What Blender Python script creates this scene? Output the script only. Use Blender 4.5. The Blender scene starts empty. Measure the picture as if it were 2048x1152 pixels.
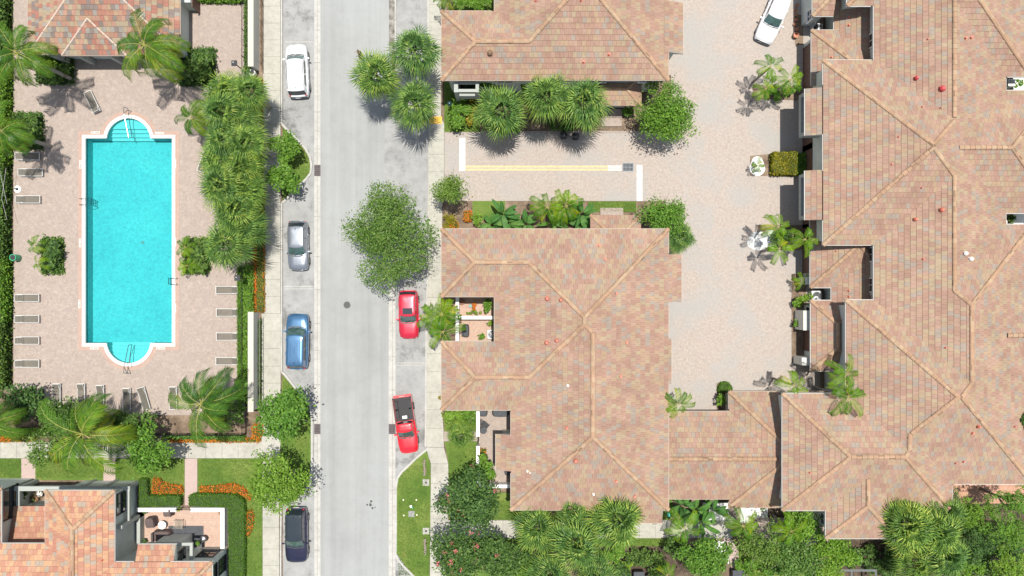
import bpy, bmesh, math, random
import numpy as np
from mathutils import Vector, Matrix
from mathutils.geometry import tessellate_polygon
SC = bpy.context.scene
C = SC.collection
R = math.radians
# ---------------------------------------------------------------- camera, sky, sun, exposure
CAMH = 75.0          # drone height in metres
PPM = 22.0           # photograph pixels per metre on the ground
cam_d = bpy.data.cameras.new('camera'); cam_d.sensor_width = 36.0
cam_d.lens = 36.0 * CAMH / (2048 / PPM); cam_d.clip_end = 2000
cam = bpy.data.objects.new('camera', cam_d); C.objects.link(cam)
cam.location = (0, 0, CAMH); SC.camera = cam
SUNV = Vector((-0.065, -0.115, -1.0)).normalized()     # direction the light travels
world = bpy.data.worlds.new('World'); SC.world = world; world.use_nodes = True
wn = world.node_tree
sky = wn.nodes.new('ShaderNodeTexSky'); sky.sky_type = 'NISHITA'; sky.sun_disc = False
sky.sun_elevation = math.asin(-SUNV.z); sky.sun_rotation = math.atan2(-SUNV.x, -SUNV.y)
bg = wn.nodes['Background']; bg.inputs[1].default_value = 0.12
hs = wn.nodes.new('ShaderNodeHueSaturation'); hs.inputs['Saturation'].default_value = 0.62
wn.links.new(sky.outputs[0], hs.inputs['Color']); wn.links.new(hs.outputs[0], bg.inputs[0])
sd = bpy.data.lights.new('sun', 'SUN'); sd.energy = 4.6; sd.angle = R(0.5); sd.color = (1.0, 0.955, 0.88)
sun = bpy.data.objects.new('sun', sd); C.objects.link(sun)
sun.rotation_euler = SUNV.to_track_quat('-Z', 'Y').to_euler(); sun.location = (0, 0, 60)
SC.view_settings.view_transform = 'Standard'; SC.view_settings.look = 'None'
SC.view_settings.exposure = 0.54; SC.view_settings.gamma = 1.0

# ---------------------------------------------------------------- helpers
def W(px, py, z=0.0):
    """photograph pixel -> point of the world at height z"""
    s = (CAMH - z) / CAMH / PPM
    return Vector(((px - 1024) * s, (576 - py) * s, z))
def thing(name, label, cat, loc=(0, 0, 0), rz=0.0, group=None, kind=None):
    o = bpy.data.objects.new(name, None); C.objects.link(o)
    o.empty_display_size = 0.3
    o.location = loc; o.rotation_euler = (0, 0, rz)
    tag(o, label, cat, group, kind)
    return o
def tag(o, label=None, cat=None, group=None, kind=None):
    if label: o['label'] = label
    if cat: o['category'] = cat
    if group: o['group'] = group
    if kind: o['kind'] = kind
    return o
def link(name, me, parent=None, loc=None):
    o = bpy.data.objects.new(name, me); C.objects.link(o)
    if parent is not None: o.parent = parent
    if loc is not None: o.location = loc
    return o
def dup(root, loc, rz=0.0, label=None, scale=None, group=None):
    r = root.copy(); C.objects.link(r); r.location = loc; r.rotation_euler = (0, 0, rz)
    if scale: r.scale = (scale, scale, scale)
    if label: r['label'] = label
    if group: r['group'] = group
    for ch in list(root.children):
        c = ch.copy(); C.objects.link(c); c.parent = r
        for g in list(ch.children):
            d = g.copy(); C.objects.link(d); d.parent = c
    return r
class MB:
    """collects shapes into one mesh"""
    def __init__(s): s.v = []; s.f = []; s.m = []; s.uv = []
    def poly(s, pts, mi=0, uv=None):
        b = len(s.v); s.v.extend([tuple(p) for p in pts]); s.f.append(tuple(range(b, b + len(pts)))); s.m.append(mi)
        s.uv.append(uv if uv else [(0.0, 0.0)] * len(pts))
    def box(s, x0, x1, y0, y1, z0, z1, mi=0, skip=''):
        p = [(x0, y0, z0), (x1, y0, z0), (x1, y1, z0), (x0, y1, z0), (x0, y0, z1), (x1, y0, z1), (x1, y1, z1), (x0, y1, z1)]
        for k, idx in (('b', (3, 2, 1, 0)), ('t', (4, 5, 6, 7)), ('s', (0, 1, 5, 4)), ('e', (1, 2, 6, 5)), ('n', (2, 3, 7, 6)), ('w', (3, 0, 4, 7))):
            if k in skip: continue
            s.poly([p[i] for i in idx], mi)
    def obox(s, M, sx, sy, sz, mi=0):
        p = [M @ Vector((a * sx / 2, b * sy / 2, c * sz / 2)) for c in (-1, 1) for a, b in ((-1, -1), (1, -1), (1, 1), (-1, 1))]
        for idx in ((3, 2, 1, 0), (4, 5, 6, 7), (0, 1, 5, 4), (1, 2, 6, 5), (2, 3, 7, 6), (3, 0, 4, 7)):
            s.poly([p[i] for i in idx], mi)
    def bar(s, a, b, r, n=6, r2=None, mi=0, cap=True):
        a = Vector(a); b = Vector(b); d = (b - a)
        if d.length < 1e-6: return
        q = d.to_track_quat('Z', 'Y'); r2 = r if r2 is None else r2
        A = [a + q @ Vector((math.cos(t) * r, math.sin(t) * r, 0)) for t in [2 * math.pi * i / n for i in range(n)]]
        B = [b + q @ Vector((math.cos(t) * r2, math.sin(t) * r2, 0)) for t in [2 * math.pi * i / n for i in range(n)]]
        for i in range(n):
            j = (i + 1) % n; s.poly([A[i], A[j], B[j], B[i]], mi)
        if cap: s.poly(A[::-1], mi); s.poly(B, mi)
    def tube(s, pts, r, n=6, r2=None, mi=0):
        k = len(pts) - 1; r2 = r if r2 is None else r2
        for i in range(k):
            s.bar(pts[i], pts[i + 1], r + (r2 - r) * i / k, n, r + (r2 - r) * (i + 1) / k, mi)
    def lathe(s, c, prof, n=16, mi=0):
        c = Vector(c)
        rings = [[c + Vector((math.cos(2 * math.pi * i / n) * r, math.sin(2 * math.pi * i / n) * r, z)) for i in range(n)] for r, z in prof]
        for a, b in zip(rings, rings[1:]):
            for i in range(n):
                j = (i + 1) % n; s.poly([a[i], a[j], b[j], b[i]], mi)
        s.poly(rings[-1], mi); s.poly(rings[0][::-1], mi)
    def prism(s, pts, z0, z1, mi=0, bottom=False):
        """pts 2-D polygon (ccw), extruded"""
        A = 0
        for i in range(len(pts)):
            x0, y0 = pts[i][:2]; x1, y1 = pts[(i + 1) % len(pts)][:2]; A += x0 * y1 - x1 * y0
        if A < 0: pts = pts[::-1]
        s.poly([(p[0], p[1], z1) for p in pts], mi)
        if bottom: s.poly([(p[0], p[1], z0) for p in pts][::-1], mi)
        for i in range(len(pts)):
            p = pts[i]; q = pts[(i + 1) % len(pts)]
            s.poly([(p[0], p[1], z0), (q[0], q[1], z0), (q[0], q[1], z1), (p[0], p[1], z1)], mi)
    def build(s, name, mats, parent=None, smooth=False, loc=None, merge=False, bevel=0.0):
        me = bpy.data.meshes.new(name); me.from_pydata(s.v, [], s.f)
        if not isinstance(mats, (list, tuple)): mats = [mats]
        for m in mats: me.materials.append(m)
        me.polygons.foreach_set('material_index', s.m)
        u = me.uv_layers.new(name='uv'); flat = [c for f in s.uv for p in f for c in p]
        u.data.foreach_set('uv', flat)
        if smooth: me.polygons.foreach_set('use_smooth', [True] * len(s.f))
        me.update()
        if merge:
            bm = bmesh.new(); bm.from_mesh(me); bmesh.ops.remove_doubles(bm, verts=bm.verts, dist=0.0005)
            if bevel:
                ed = [e for e in bm.edges if len(e.link_faces) == 2 and e.calc_face_angle(0) > 0.6]
                bmesh.ops.bevel(bm, geom=ed, offset=bevel, segments=2, affect='EDGES')
            bm.to_mesh(me); bm.free()
        return link(name, me, parent, loc)
def quads(name, Q, mat, parent=None, rnd=None, loc=None):
    """numpy (n,4,3) quads -> mesh, uv.x = a random number per leaf, uv.y = second number"""
    Q = np.asarray(Q, dtype=np.float32); n = len(Q)
    me = bpy.data.meshes.new(name)
    me.vertices.add(n * 4); me.vertices.foreach_set('co', Q.reshape(-1))
    me.loops.add(n * 4); me.loops.foreach_set('vertex_index', np.arange(n * 4, dtype=np.int32))
    me.polygons.add(n); me.polygons.foreach_set('loop_start', np.arange(0, n * 4, 4, dtype=np.int32))
    me.polygons.foreach_set('loop_total', np.full(n, 4, dtype=np.int32))
    me.materials.append(mat)
    uv = me.uv_layers.new(name='uv')
    if rnd is None: rnd = np.random.RandomState(n % 1000).rand(n, 2)
    rnd = np.asarray(rnd, dtype=np.float32)
    uv.data.foreach_set('uv', np.repeat(rnd, 4, axis=0).reshape(-1))
    me.update(calc_edges=True); me.validate()
    return link(name, me, parent, loc)

# ---------------------------------------------------------------- materials
def newmat(name):
    m = bpy.data.materials.new(name); m.use_nodes = True
    return m, m.node_tree.nodes, m.node_tree.links, m.node_tree.nodes['Principled BSDF']
def N(nodes, t, **kw):
    n = nodes.new(t)
    for k, v in kw.items():
        if k.startswith('i'): n.inputs[int(k[1:])].default_value = v
        else: setattr(n, k, v)
    return n
def c4(c): return (c[0], c[1], c[2], 1.0)
def mixc(nd, ln, fac, a, b, mode='MIX'):
    m = nd.new('ShaderNodeMix'); m.data_type = 'RGBA'; m.blend_type = mode
    for sock, val in ((m.inputs[0], fac), (m.inputs[6], a), (m.inputs[7], b)):
        if hasattr(val, 'is_linked') or hasattr(val, 'links'): ln.new(val, sock)
        elif isinstance(val, (tuple, list)): sock.default_value = c4(val)
        else: sock.default_value = val
    return m.outputs[2]
def ramp(nd, ln, fac, stops, interp='LINEAR'):
    r = nd.new('ShaderNodeValToRGB'); r.color_ramp.interpolation = interp
    e = r.color_ramp.elements
    while len(e) < len(stops): e.new(0.5)
    for el, (p, c) in zip(e, stops): el.position = p; el.color = c4(c) if isinstance(c, (tuple, list)) else (c, c, c, 1)
    ln.new(fac, r.inputs[0]); return r.outputs[0]
def coords(nd): return nd.new('ShaderNodeNewGeometry').outputs['Position']
def noise(nd, ln, vec, scale, detail=4, rough=0.6):
    n = nd.new('ShaderNodeTexNoise'); n.inputs['Scale'].default_value = scale
    n.inputs['Detail'].default_value = detail; n.inputs['Roughness'].default_value = rough
    if vec is not None: ln.new(vec, n.inputs['Vector'])
    return n.outputs['Fac']
def bump(nd, ln, h, bs, strength=0.3, dist=0.05):
    b = nd.new('ShaderNodeBump'); b.inputs['Strength'].default_value = strength; b.inputs['Distance'].default_value = dist
    ln.new(h, b.inputs['Height']); ln.new(b.outputs[0], bs.inputs['Normal'])
MATS = {}
def simple(name, col, rough=0.6, metal=0.0, var=0.12, scale=6.0, bmp=0.0, coat=0.0, spec=0.5):
    """colour with a little procedural mottling"""
    if name in MATS: return MATS[name]
    m, nd, ln, bs = newmat(name)
    p = coords(nd); n = noise(nd, ln, p, scale)
    lo = tuple(c * (1 - var) for c in col); hi = tuple(min(1, c * (1 + var)) for c in col)
    ln.new(ramp(nd, ln, n, [(0.3, lo), (0.7, hi)]), bs.inputs['Base Color'])
    bs.inputs['Roughness'].default_value = rough; bs.inputs['Metallic'].default_value = metal
    bs.inputs['Coat Weight'].default_value = coat; bs.inputs['Coat Roughness'].default_value = 0.05
    bs.inputs['Specular IOR Level'].default_value = spec
    if bmp: bump(nd, ln, noise(nd, ln, p, scale * 8), bs, bmp, 0.02)
    MATS[name] = m; return m
def ground_mat(name, base, dark, light, s1, s2, stain=None, fine=40.0, streak=0.0, rough=0.9, bstr=0.3, med=(0.80, 1.14)):
    """ground surface: large cloudy patches, medium blotches and a fine grain"""
    m, nd, ln, bs = newmat(name); p = coords(nd)
    a = ramp(nd, ln, noise(nd, ln, p, s1, 5, 0.6), [(0.32, dark), (0.5, base), (0.68, light)])
    b = ramp(nd, ln, noise(nd, ln, p, s2, 8, 0.75), [(0.3, med[0]), (0.5, 1.0), (0.72, med[1])])
    c = mixc(nd, ln, 1.0, a, b, 'MULTIPLY')
    g = ramp(nd, ln, noise(nd, ln, p, fine, 3, 0.8), [(0.3, 0.84), (0.7, 1.14)])
    c = mixc(nd, ln, 1.0, c, g, 'MULTIPLY')
    if streak:
        mp = N(nd, 'ShaderNodeMapping'); mp.inputs['Scale'].default_value = (2.2, 0.05, 1.0); ln.new(p, mp.inputs[0])
        mp.inputs['Rotation'].default_value = (0, 0, .02)
        st = ramp(nd, ln, noise(nd, ln, mp.outputs[0], .55, 6, 0.7), [(0.3, 1 - streak), (0.62, 1 + streak)])
        c = mixc(nd, ln, 1.0, c, st, 'MULTIPLY')
    if stain:
        f = ramp(nd, ln, noise(nd, ln, p, stain[1], 6, 0.72), [(stain[2], 0.0), (stain[2] + 0.13, 1.0)])
        c = mixc(nd, ln, f, c, stain[0])
    ln.new(c, bs.inputs['Base Color']); bs.inputs['Roughness'].default_value = rough
    bs.inputs['Specular IOR Level'].default_value = 0.25
    bump(nd, ln, noise(nd, ln, p, fine, 3, 0.8), bs, bstr, 0.02)
    MATS[name] = m; return m
def paver_mat(name, cols, mortar, sx, sy, rot=0.0, patch=None, blot=0.12):
    m, nd, ln, bs = newmat(name); p = coords(nd)
    mp = N(nd, 'ShaderNodeMapping'); mp.inputs['Rotation'].default_value = (0, 0, rot); ln.new(p, mp.inputs[0])
    def brick(c1, c2, off):
        b = nd.new('ShaderNodeTexBrick'); b.offset = off
        b.inputs['Color1'].default_value = c4(c1); b.inputs['Color2'].default_value = c4(c2)
        b.inputs['Mortar'].default_value = c4(mortar); b.inputs['Scale'].default_value = 1.0
        b.inputs['Mortar Size'].default_value = 0.006; b.inputs['Brick Width'].default_value = sx; b.inputs['Row Height'].default_value = sy
        ln.new(mp.outputs[0], b.inputs['Vector']); return b
    b1 = brick(cols[0], cols[1], 0.5); b2 = brick(cols[2], cols[3], 0.5)
    f = ramp(nd, ln, noise(nd, ln, p, 1.3, 6, 0.8), [(0.38, 0.0), (0.62, 1.0)])
    c = mixc(nd, ln, f, b1.outputs['Color'], b2.outputs['Color'])
    g = ramp(nd, ln, noise(nd, ln, p, 5.0, 6, 0.8), [(0.3, 1 - blot), (0.7, 1 + blot)])
    c = mixc(nd, ln, 1.0, c, g, 'MULTIPLY')
    if patch:
        f2 = ramp(nd, ln, noise(nd, ln, p, patch[1], 5, 0.62), [(0.46, 0.0), (0.66, 0.75)])
        c = mixc(nd, ln, f2, c, patch[0])
    ln.new(c, bs.inputs['Base Color']); bs.inputs['Roughness'].default_value = 0.85
    bs.inputs['Specular IOR Level'].default_value = 0.25
    bump(nd, ln, b1.outputs['Fac'], bs, -0.25, 0.01)
    MATS[name] = m; return m
def leaf_mat(name, cols, trans=0.35, rough=0.45, obj_var=0.35):
    """foliage: colour varies leaf by leaf (uv.x), plant by plant (object random) and has translucency"""
    m, nd, ln, bs = newmat(name)
    uv = nd.new('ShaderNodeUVMap'); uv.uv_map = 'uv'
    sp = nd.new('ShaderNodeSeparateXYZ'); ln.new(uv.outputs[0], sp.inputs[0])
    k = len(cols) - 1
    c = ramp(nd, ln, sp.outputs[0], [(i / k, col) for i, col in enumerate(cols)])
    oi = nd.new('ShaderNodeObjectInfo')
    v = ramp(nd, ln, oi.outputs['Random'], [(0.0, (1 - obj_var * .5, 1 - obj_var * .35, 1.0)), (1.0, (1 + obj_var * .6, 1 + obj_var * .25, 0.9))])
    c = mixc(nd, ln, 1.0, c, v, 'MULTIPLY')
    n = ramp(nd, ln, noise(nd, ln, coords(nd), 1.6, 3), [(0.3, 0.82), (0.7, 1.2)])
    c = mixc(nd, ln, 1.0, c, n, 'MULTIPLY')
    ln.new(c, bs.inputs['Base Color']); bs.inputs['Roughness'].default_value = rough
    bs.inputs['Specular IOR Level'].default_value = 0.16
    tr = nd.new('ShaderNodeBsdfTranslucent'); tc = mixc(nd, ln, 1.0, c, (1.5, 1.45, 0.5), 'MULTIPLY'); ln.new(tc, tr.inputs[0])
    mx = nd.new('ShaderNodeMixShader'); mx.inputs[0].default_value = trans
    ln.new(bs.outputs[0], mx.inputs[1]); ln.new(tr.outputs[0], mx.inputs[2])
    ln.new(mx.outputs[0], nd['Material Output'].inputs[0])
    MATS[name] = m; return m

ROAD = ground_mat('road_asphalt', (0.255, 0.261, 0.254), (0.226, 0.232, 0.227), (0.272, 0.281, 0.276), 0.10, 0.9, fine=30, streak=0.075, bstr=0.2, med=(0.93, 1.05))
BAY = ground_mat('bay_asphalt', (0.262, 0.262, 0.255), (0.222, 0.224, 0.220), (0.285, 0.285, 0.278), 0.35, 1.1, stain=((0.13, 0.13, 0.125), 0.42, 0.53), fine=22, bstr=0.35)
CONC = ground_mat('sidewalk_concrete', (0.335, 0.325, 0.280), (0.295, 0.287, 0.25), (0.36, 0.35, 0.305), 0.4, 2.5, fine=18, bstr=0.12)
CURB = ground_mat('kerb_concrete', (0.36, 0.352, 0.325), (0.32, 0.312, 0.288), (0.39, 0.38, 0.355), 0.8, 3.0, fine=18, bstr=0.12)
DECK = paver_mat('pool_deck_pavers', [(0.31, 0.25, 0.208), (0.265, 0.215, 0.183), (0.285, 0.238, 0.205), (0.33, 0.278, 0.236)], (0.27, 0.22, 0.195), 0.22, 0.11, 0.0, ((0.27, 0.225, 0.20), 1.6), 0.30)
DRIVE = paver_mat('driveway_pavers', [(0.34, 0.285, 0.246), (0.295, 0.25, 0.218), (0.295, 0.263, 0.234), (0.335, 0.29, 0.252)], (0.31, 0.265, 0.235), 0.22, 0.11, R(45), ((0.275, 0.275, 0.262), 0.20), 0.24)
PATIO = paver_mat('patio_pavers', [(0.42, 0.28, 0.21), (0.34, 0.23, 0.18), (0.36, 0.27, 0.22), (0.45, 0.33, 0.26)], (0.25, 0.19, 0.16), 0.22, 0.22, 0.0, None, 0.14)
PATHM = paver_mat('path_pavers', [(0.38, 0.285, 0.255), (0.34, 0.26, 0.235), (0.36, 0.28, 0.25), (0.40, 0.31, 0.28)], (0.30, 0.24, 0.21), 0.22, 0.11, 0.0, None, 0.1)
BORDER = paver_mat('pool_border_tiles', [(0.36, 0.255, 0.205), (0.31, 0.215, 0.175), (0.34, 0.24, 0.195), (0.37, 0.275, 0.225)], (0.3, 0.21, 0.17), 0.11, 0.22, 0.0, None, 0.1)
GRASS = ground_mat('lawn_grass', (0.092, 0.150, 0.026), (0.060, 0.118, 0.018), (0.138, 0.178, 0.040), 0.35, 2.2, stain=((0.20, 0.17, 0.06), 0.45, 0.62), fine=14, bstr=0.9)
MULCH = ground_mat('mulch_soil', (0.16, 0.115, 0.080), (0.09, 0.065, 0.045), (0.24, 0.18, 0.13), 0.9, 5.0, fine=20, bstr=0.8)
GRAVEL = ground_mat('white_gravel', (0.55, 0.55, 0.53), (0.42, 0.42, 0.41), (0.68, 0.68, 0.66), 3.0, 9.0, fine=22, bstr=1.0)
WHITE = simple('white_paint', (0.72, 0.71, 0.68), 0.6, var=0.05)
FRAMEG = simple('grey_green_frame', (0.30, 0.32, 0.295), 0.85, var=0.07)
GUTG = simple('grey_gutter', (0.40, 0.39, 0.365), 0.6, var=0.08)
STUCCO = simple('pale_stucco', (0.52, 0.56, 0.515), 0.85, var=0.07, scale=1.2, bmp=0.1)
STUCCO_W = simple('cream_stucco', (0.58, 0.575, 0.51), 0.85, var=0.06, scale=1.2, bmp=0.1)
WALLW = simple('wall_white', (0.72, 0.71, 0.69), 0.8, var=0.05, scale=2)
CAPM = simple('wall_cap_cream', (0.42, 0.395, 0.34), 0.8, var=0.05, scale=2)
DARKM = simple('dark_metal', (0.025, 0.026, 0.03), 0.4, 0.6, var=0.2)
CHROME = simple('chrome', (0.22, 0.23, 0.25), 0.25, 1.0, var=0.05)
BLACK = simple('black_rubber', (0.018, 0.018, 0.02), 0.7, var=0.2)
GLASS = simple('dark_glass', (0.020, 0.028, 0.034), 0.06, 0.0, var=0.1, spec=0.8)
BARK = simple('bark', (0.20, 0.17, 0.135), 0.95, var=0.35, scale=9, bmp=0.6)
BROWN = simple('garage_brown', (0.10, 0.050, 0.035), 0.6, var=0.15)
TILEDGE_SHADE = simple('tile_edge_shade', (0.075, 0.050, 0.040), 0.9, var=0.3)  # course risers darkened to paint in the shade line under each tile overlap
GREY_C = simple('cover_brown', (0.085, 0.060, 0.058), 0.75, var=0.2, scale=5, bmp=0.2)
GREYD = simple('charcoal_cloth', (0.05, 0.055, 0.062), 0.8, var=0.25, scale=5, bmp=0.2)
TERRA = simple('terracotta', (0.38, 0.16, 0.09), 0.8, var=0.15)
YELLOW = simple('yellow_paint', (0.52, 0.40, 0.20), 0.75, var=0.2, scale=3)
ROADWHITE = simple('road_white_paint', (0.56, 0.56, 0.54), 0.7, var=0.16, scale=3)
TACT = simple('tactile_yellow', (0.58, 0.34, 0.05), 0.8, var=0.2)
REDP = simple('red_vent_paint', (0.42, 0.045, 0.045), 0.5, var=0.1)
ORV = simple('orange_vent_paint', (0.50, 0.14, 0.09), 0.6, var=0.15)

def roof_mat(name, cols, gain=1.0, keep=.66):
    m, nd, ln, bs = newmat(name)
    uv = nd.new('ShaderNodeUVMap'); uv.uv_map = 'uv'
    fl = N(nd, 'ShaderNodeVectorMath', operation='FLOOR'); ln.new(uv.outputs[0], fl.inputs[0])
    wn_ = nd.new('ShaderNodeTexWhiteNoise'); wn_.noise_dimensions = '2D'; ln.new(fl.outputs[0], wn_.inputs['Vector'])
    # neighbouring tiles tend to share a batch colour
    sc = N(nd, 'ShaderNodeVectorMath', operation='MULTIPLY'); sc.inputs[1].default_value = (0.5, 0.21, 1); ln.new(fl.outputs[0], sc.inputs[0])
    bn = noise(nd, ln, sc.outputs[0], 1.0, 2)
    ad = N(nd, 'ShaderNodeMath', operation='MULTIPLY_ADD'); ln.new(wn_.outputs[0], ad.inputs[0]); ad.inputs[1].default_value = 0.62
    ml = N(nd, 'ShaderNodeMath', operation='MULTIPLY'); ln.new(bn, ml.inputs[0]); ml.inputs[1].default_value = 0.40
    ln.new(ml.outputs[0], ad.inputs[2])
    k = len(cols)
    mean = [sum(c_[j] for c_ in cols) / k for j in range(3)]
    cols = [tuple(mean[j] + (c_[j] - mean[j]) * keep for j in range(3)) for c_ in cols]
    c = ramp(nd, ln, ad.outputs[0], [(0.02 + 0.96 * i / k, col) for i, col in enumerate(cols)], 'CONSTANT')
    # streaks of pigment inside each tile
    s2 = N(nd, 'ShaderNodeVectorMath', operation='MULTIPLY'); s2.inputs[1].default_value = (6.0, 1.2, 1); ln.new(uv.outputs[0], s2.inputs[0])
    st = ramp(nd, ln, noise(nd, ln, s2.outputs[0], 1.0, 3), [(0.3, 0.90), (0.7, 1.10)])
    c = mixc(nd, ln, 1.0, c, st, 'MULTIPLY')
    w = ramp(nd, ln, noise(nd, ln, coords(nd), 0.5, 7, 0.75), [(0.3, 0.80), (0.7, 1.16)])
    c = mixc(nd, ln, 1.0, c, w, 'MULTIPLY')
    # joint between side by side tiles
    fr = N(nd, 'ShaderNodeVectorMath', operation='FRACTION'); ln.new(uv.outputs[0], fr.inputs[0])
    sp = nd.new('ShaderNodeSeparateXYZ'); ln.new(fr.outputs[0], sp.inputs[0])
    j = ramp(nd, ln, sp.outputs[0], [(0.0, 0.55), (0.05, 1.0), (0.95, 1.0), (1.0, 0.55)])
    c = mixc(nd, ln, 1.0, c, j, 'MULTIPLY')
    c = mixc(nd, ln, 1.0, c, (gain * .74, gain * .795, gain * .77), 'MULTIPLY')
    ln.new(c, bs.inputs['Base Color']); bs.inputs['Roughness'].default_value = 0.82
    bs.inputs['Specular IOR Level'].default_value = 0.25
    bump(nd, ln, j, bs, 0.3, 0.01)
    MATS[name] = m; return m
TILES = roof_mat('roof_tiles', [(0.27, 0.205, 0.18), (0.37, 0.215, 0.155), (0.335, 0.175, 0.135), (0.39, 0.25, 0.16), (0.40, 0.235, 0.18), (0.36, 0.20, 0.16), (0.38, 0.28, 0.185), (0.30, 0.245, 0.215), (0.355, 0.19, 0.14), (0.40, 0.33, 0.25)])
TILES2 = roof_mat('roof_tiles_warm', [(0.29, 0.24, 0.21), (0.47, 0.215, 0.14), (0.42, 0.16, 0.115), (0.52, 0.27, 0.15), (0.50, 0.25, 0.17), (0.44, 0.19, 0.13), (0.55, 0.31, 0.18), (0.36, 0.30, 0.25), (0.46, 0.20, 0.14), (0.47, 0.42, 0.33)], 1.0, .7)
TILES3 = roof_mat('roof_tiles_mixed', [(0.24, 0.19, 0.165), (0.34, 0.19, 0.135), (0.36, 0.15, 0.115), (0.38, 0.24, 0.16), (0.40, 0.215, 0.16), (0.22, 0.165, 0.15), (0.36, 0.27, 0.19), (0.29, 0.25, 0.225), (0.35, 0.165, 0.12), (0.39, 0.34, 0.27)], 1.0, .95)
CAPT = roof_mat('ridge_tiles', [(0.42, 0.245, 0.155), (0.45, 0.27, 0.18), (0.40, 0.23, 0.15), (0.46, 0.31, 0.21), (0.43, 0.25, 0.165), (0.41, 0.26, 0.18)], .98)
CAPW = simple('ridge_mortar_white', (0.42, 0.34, 0.28), 0.8, var=0.1)
# ---------------------------------------------------------------- tiled roofs
PITCH = 0.42; COURSE = 0.42; TW = 0.36; LIFT = 0.04
class Roof:
    """one sloping roof block: eave rectangle in photograph pixels at height z, and which sides slope"""
    def __init__(s, x0, x1, y0, y1, z, hips='NSEW', dz=0.0, pitch=PITCH):
        a = W(x0, y1, z); b = W(x1, y0, z)
        s.x0, s.y0, s.x1, s.y1 = a.x, a.y, b.x, b.y
        s.z = z + dz; s.h = hips; s.p = pitch
    def height(s, x, y):
        if not (s.x0 - 1e-4 <= x <= s.x1 + 1e-4 and s.y0 - 1e-4 <= y <= s.y1 + 1e-4): return -1e9
        d = []
        if 'W' in s.h: d.append(x - s.x0)
        if 'E' in s.h: d.append(s.x1 - x)
        if 'S' in s.h: d.append(y - s.y0)
        if 'N' in s.h: d.append(s.y1 - y)
        return s.z + s.p * max(0, min(d))
    def sides(s):
        """(origin corner, along, inward, length, depth, hip at start, hip at end)"""
        w = s.x1 - s.x0; d = s.y1 - s.y0; h = s.h; out = []
        def add(k, o, t, n, L, D, a, b, opp):
            dm = D / 2 if opp in h else D
            if a in h and b in h: dm = min(dm, L / 2)
            elif a in h or b in h: dm = min(dm, L)
            out.append((Vector(o), Vector(t), Vector(n), L, dm, a in h, b in h))
        if 'S' in h: add('S', (s.x0, s.y0), (1, 0), (0, 1), w, d, 'W', 'E', 'N')
        if 'N' in h: add('N', (s.x1, s.y1), (-1, 0), (0, -1), w, d, 'E', 'W', 'S')
        if 'E' in h: add('E', (s.x1, s.y0), (0, 1), (-1, 0), d, w, 'S', 'N', 'W')
        if 'W' in h: add('W', (s.x0, s.y1), (0, -1), (1, 0), d, w, 'N', 'S', 'E')
        return out
    def tiles(s, mb, seed):
        for si, (o, t, n, L, dm, ha, hb) in enumerate(s.sides()):
            k = 0; d0 = 0.0
            while d0 < dm - 1e-4:
                d1 = min(d0 + COURSE, dm)
                off = 0.5 * (k % 2) + seed * 7 + si * 31
                def P(d, tt, z): q = o + t * tt + n * d; return (q.x, q.y, z)
                a0 = d0 if ha else 0; b0 = L - (d0 if hb else 0); a1 = d1 if ha else 0; b1 = L - (d1 if hb else 0)
                zl = s.z + s.p * d0; zh = s.z + s.p * d1
                v = k + seed * 13
                mb.poly([P(d0, a0, zl + LIFT), P(d0, b0, zl + LIFT), P(d1, b1, zh), P(d1, a1, zh)], 0,
                        [(a0 / TW + off, v + .02), (b0 / TW + off, v + .02), (b1 / TW + off, v + .98), (a1 / TW + off, v + .98)])
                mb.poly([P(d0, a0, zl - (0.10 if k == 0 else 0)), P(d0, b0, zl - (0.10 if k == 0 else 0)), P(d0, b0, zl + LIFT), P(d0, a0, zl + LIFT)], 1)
                k += 1; d0 = d1
        mb.poly([(s.x0, s.y0, s.z - .1), (s.x0, s.y1, s.z - .1), (s.x1, s.y1, s.z - .1), (s.x1, s.y0, s.z - .1)], 1)
        # gable ends
        w = s.x1 - s.x0; d = s.y1 - s.y0
        for k, pts in (('N', [(s.x1, s.y1), (s.x0, s.y1)]), ('S', [(s.x0, s.y0), (s.x1, s.y0)]), ('E', [(s.x1, s.y0), (s.x1, s.y1)]), ('W', [(s.x0, s.y1), (s.x0, s.y0)])):
            if k in s.h: continue
            (ax, ay), (bx, by) = pts; mx, my = (ax + bx) / 2, (ay + by) / 2
            mb.poly([(ax, ay, s.z - .1), (bx, by, s.z - .1), (bx, by, s.height(bx, by)), (mx, my, s.height(mx, my)), (ax, ay, s.height(ax, ay))], 2)
    def lines(s):
        w = s.x1 - s.x0; d = s.y1 - s.y0; h = s.h; out = []
        m = min(w / (2 if 'E' in h and 'W' in h else 1), d / (2 if 'N' in h and 'S' in h else 1))
        for kx, ky, cx, cy, sx, sy in (('W', 'S', s.x0, s.y0, 1, 1), ('E', 'S', s.x1, s.y0, -1, 1), ('E', 'N', s.x1, s.y1, -1, -1), ('W', 'N', s.x0, s.y1, 1, -1)):
            if kx in h and ky in h: out.append(((cx, cy), (cx + sx * m, cy + sy * m)))
        if 'E' in h and 'W' in h and w / 2 <= m + 1e-6:
            cx = (s.x0 + s.x1) / 2; out.append(((cx, s.y0 + (w / 2 if 'S' in h else 0)), (cx, s.y1 - (w / 2 if 'N' in h else 0))))
        elif 'N' in h and 'S' in h and d / 2 <= m + 1e-6:
            cy = (s.y0 + s.y1) / 2; out.append(((s.x0 + (d / 2 if 'W' in h else 0), cy), (s.x1 - (d / 2 if 'E' in h else 0), cy)))
        return out
def env(roofs, x, y, skip=None):
    return max([r.height(x, y) for r in roofs if r is not skip] + [-1e9])
def cap_one(mb, r, roofs, seed): cap_tiles(mb, roofs, 0, seed, 0.19, [r])
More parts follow.
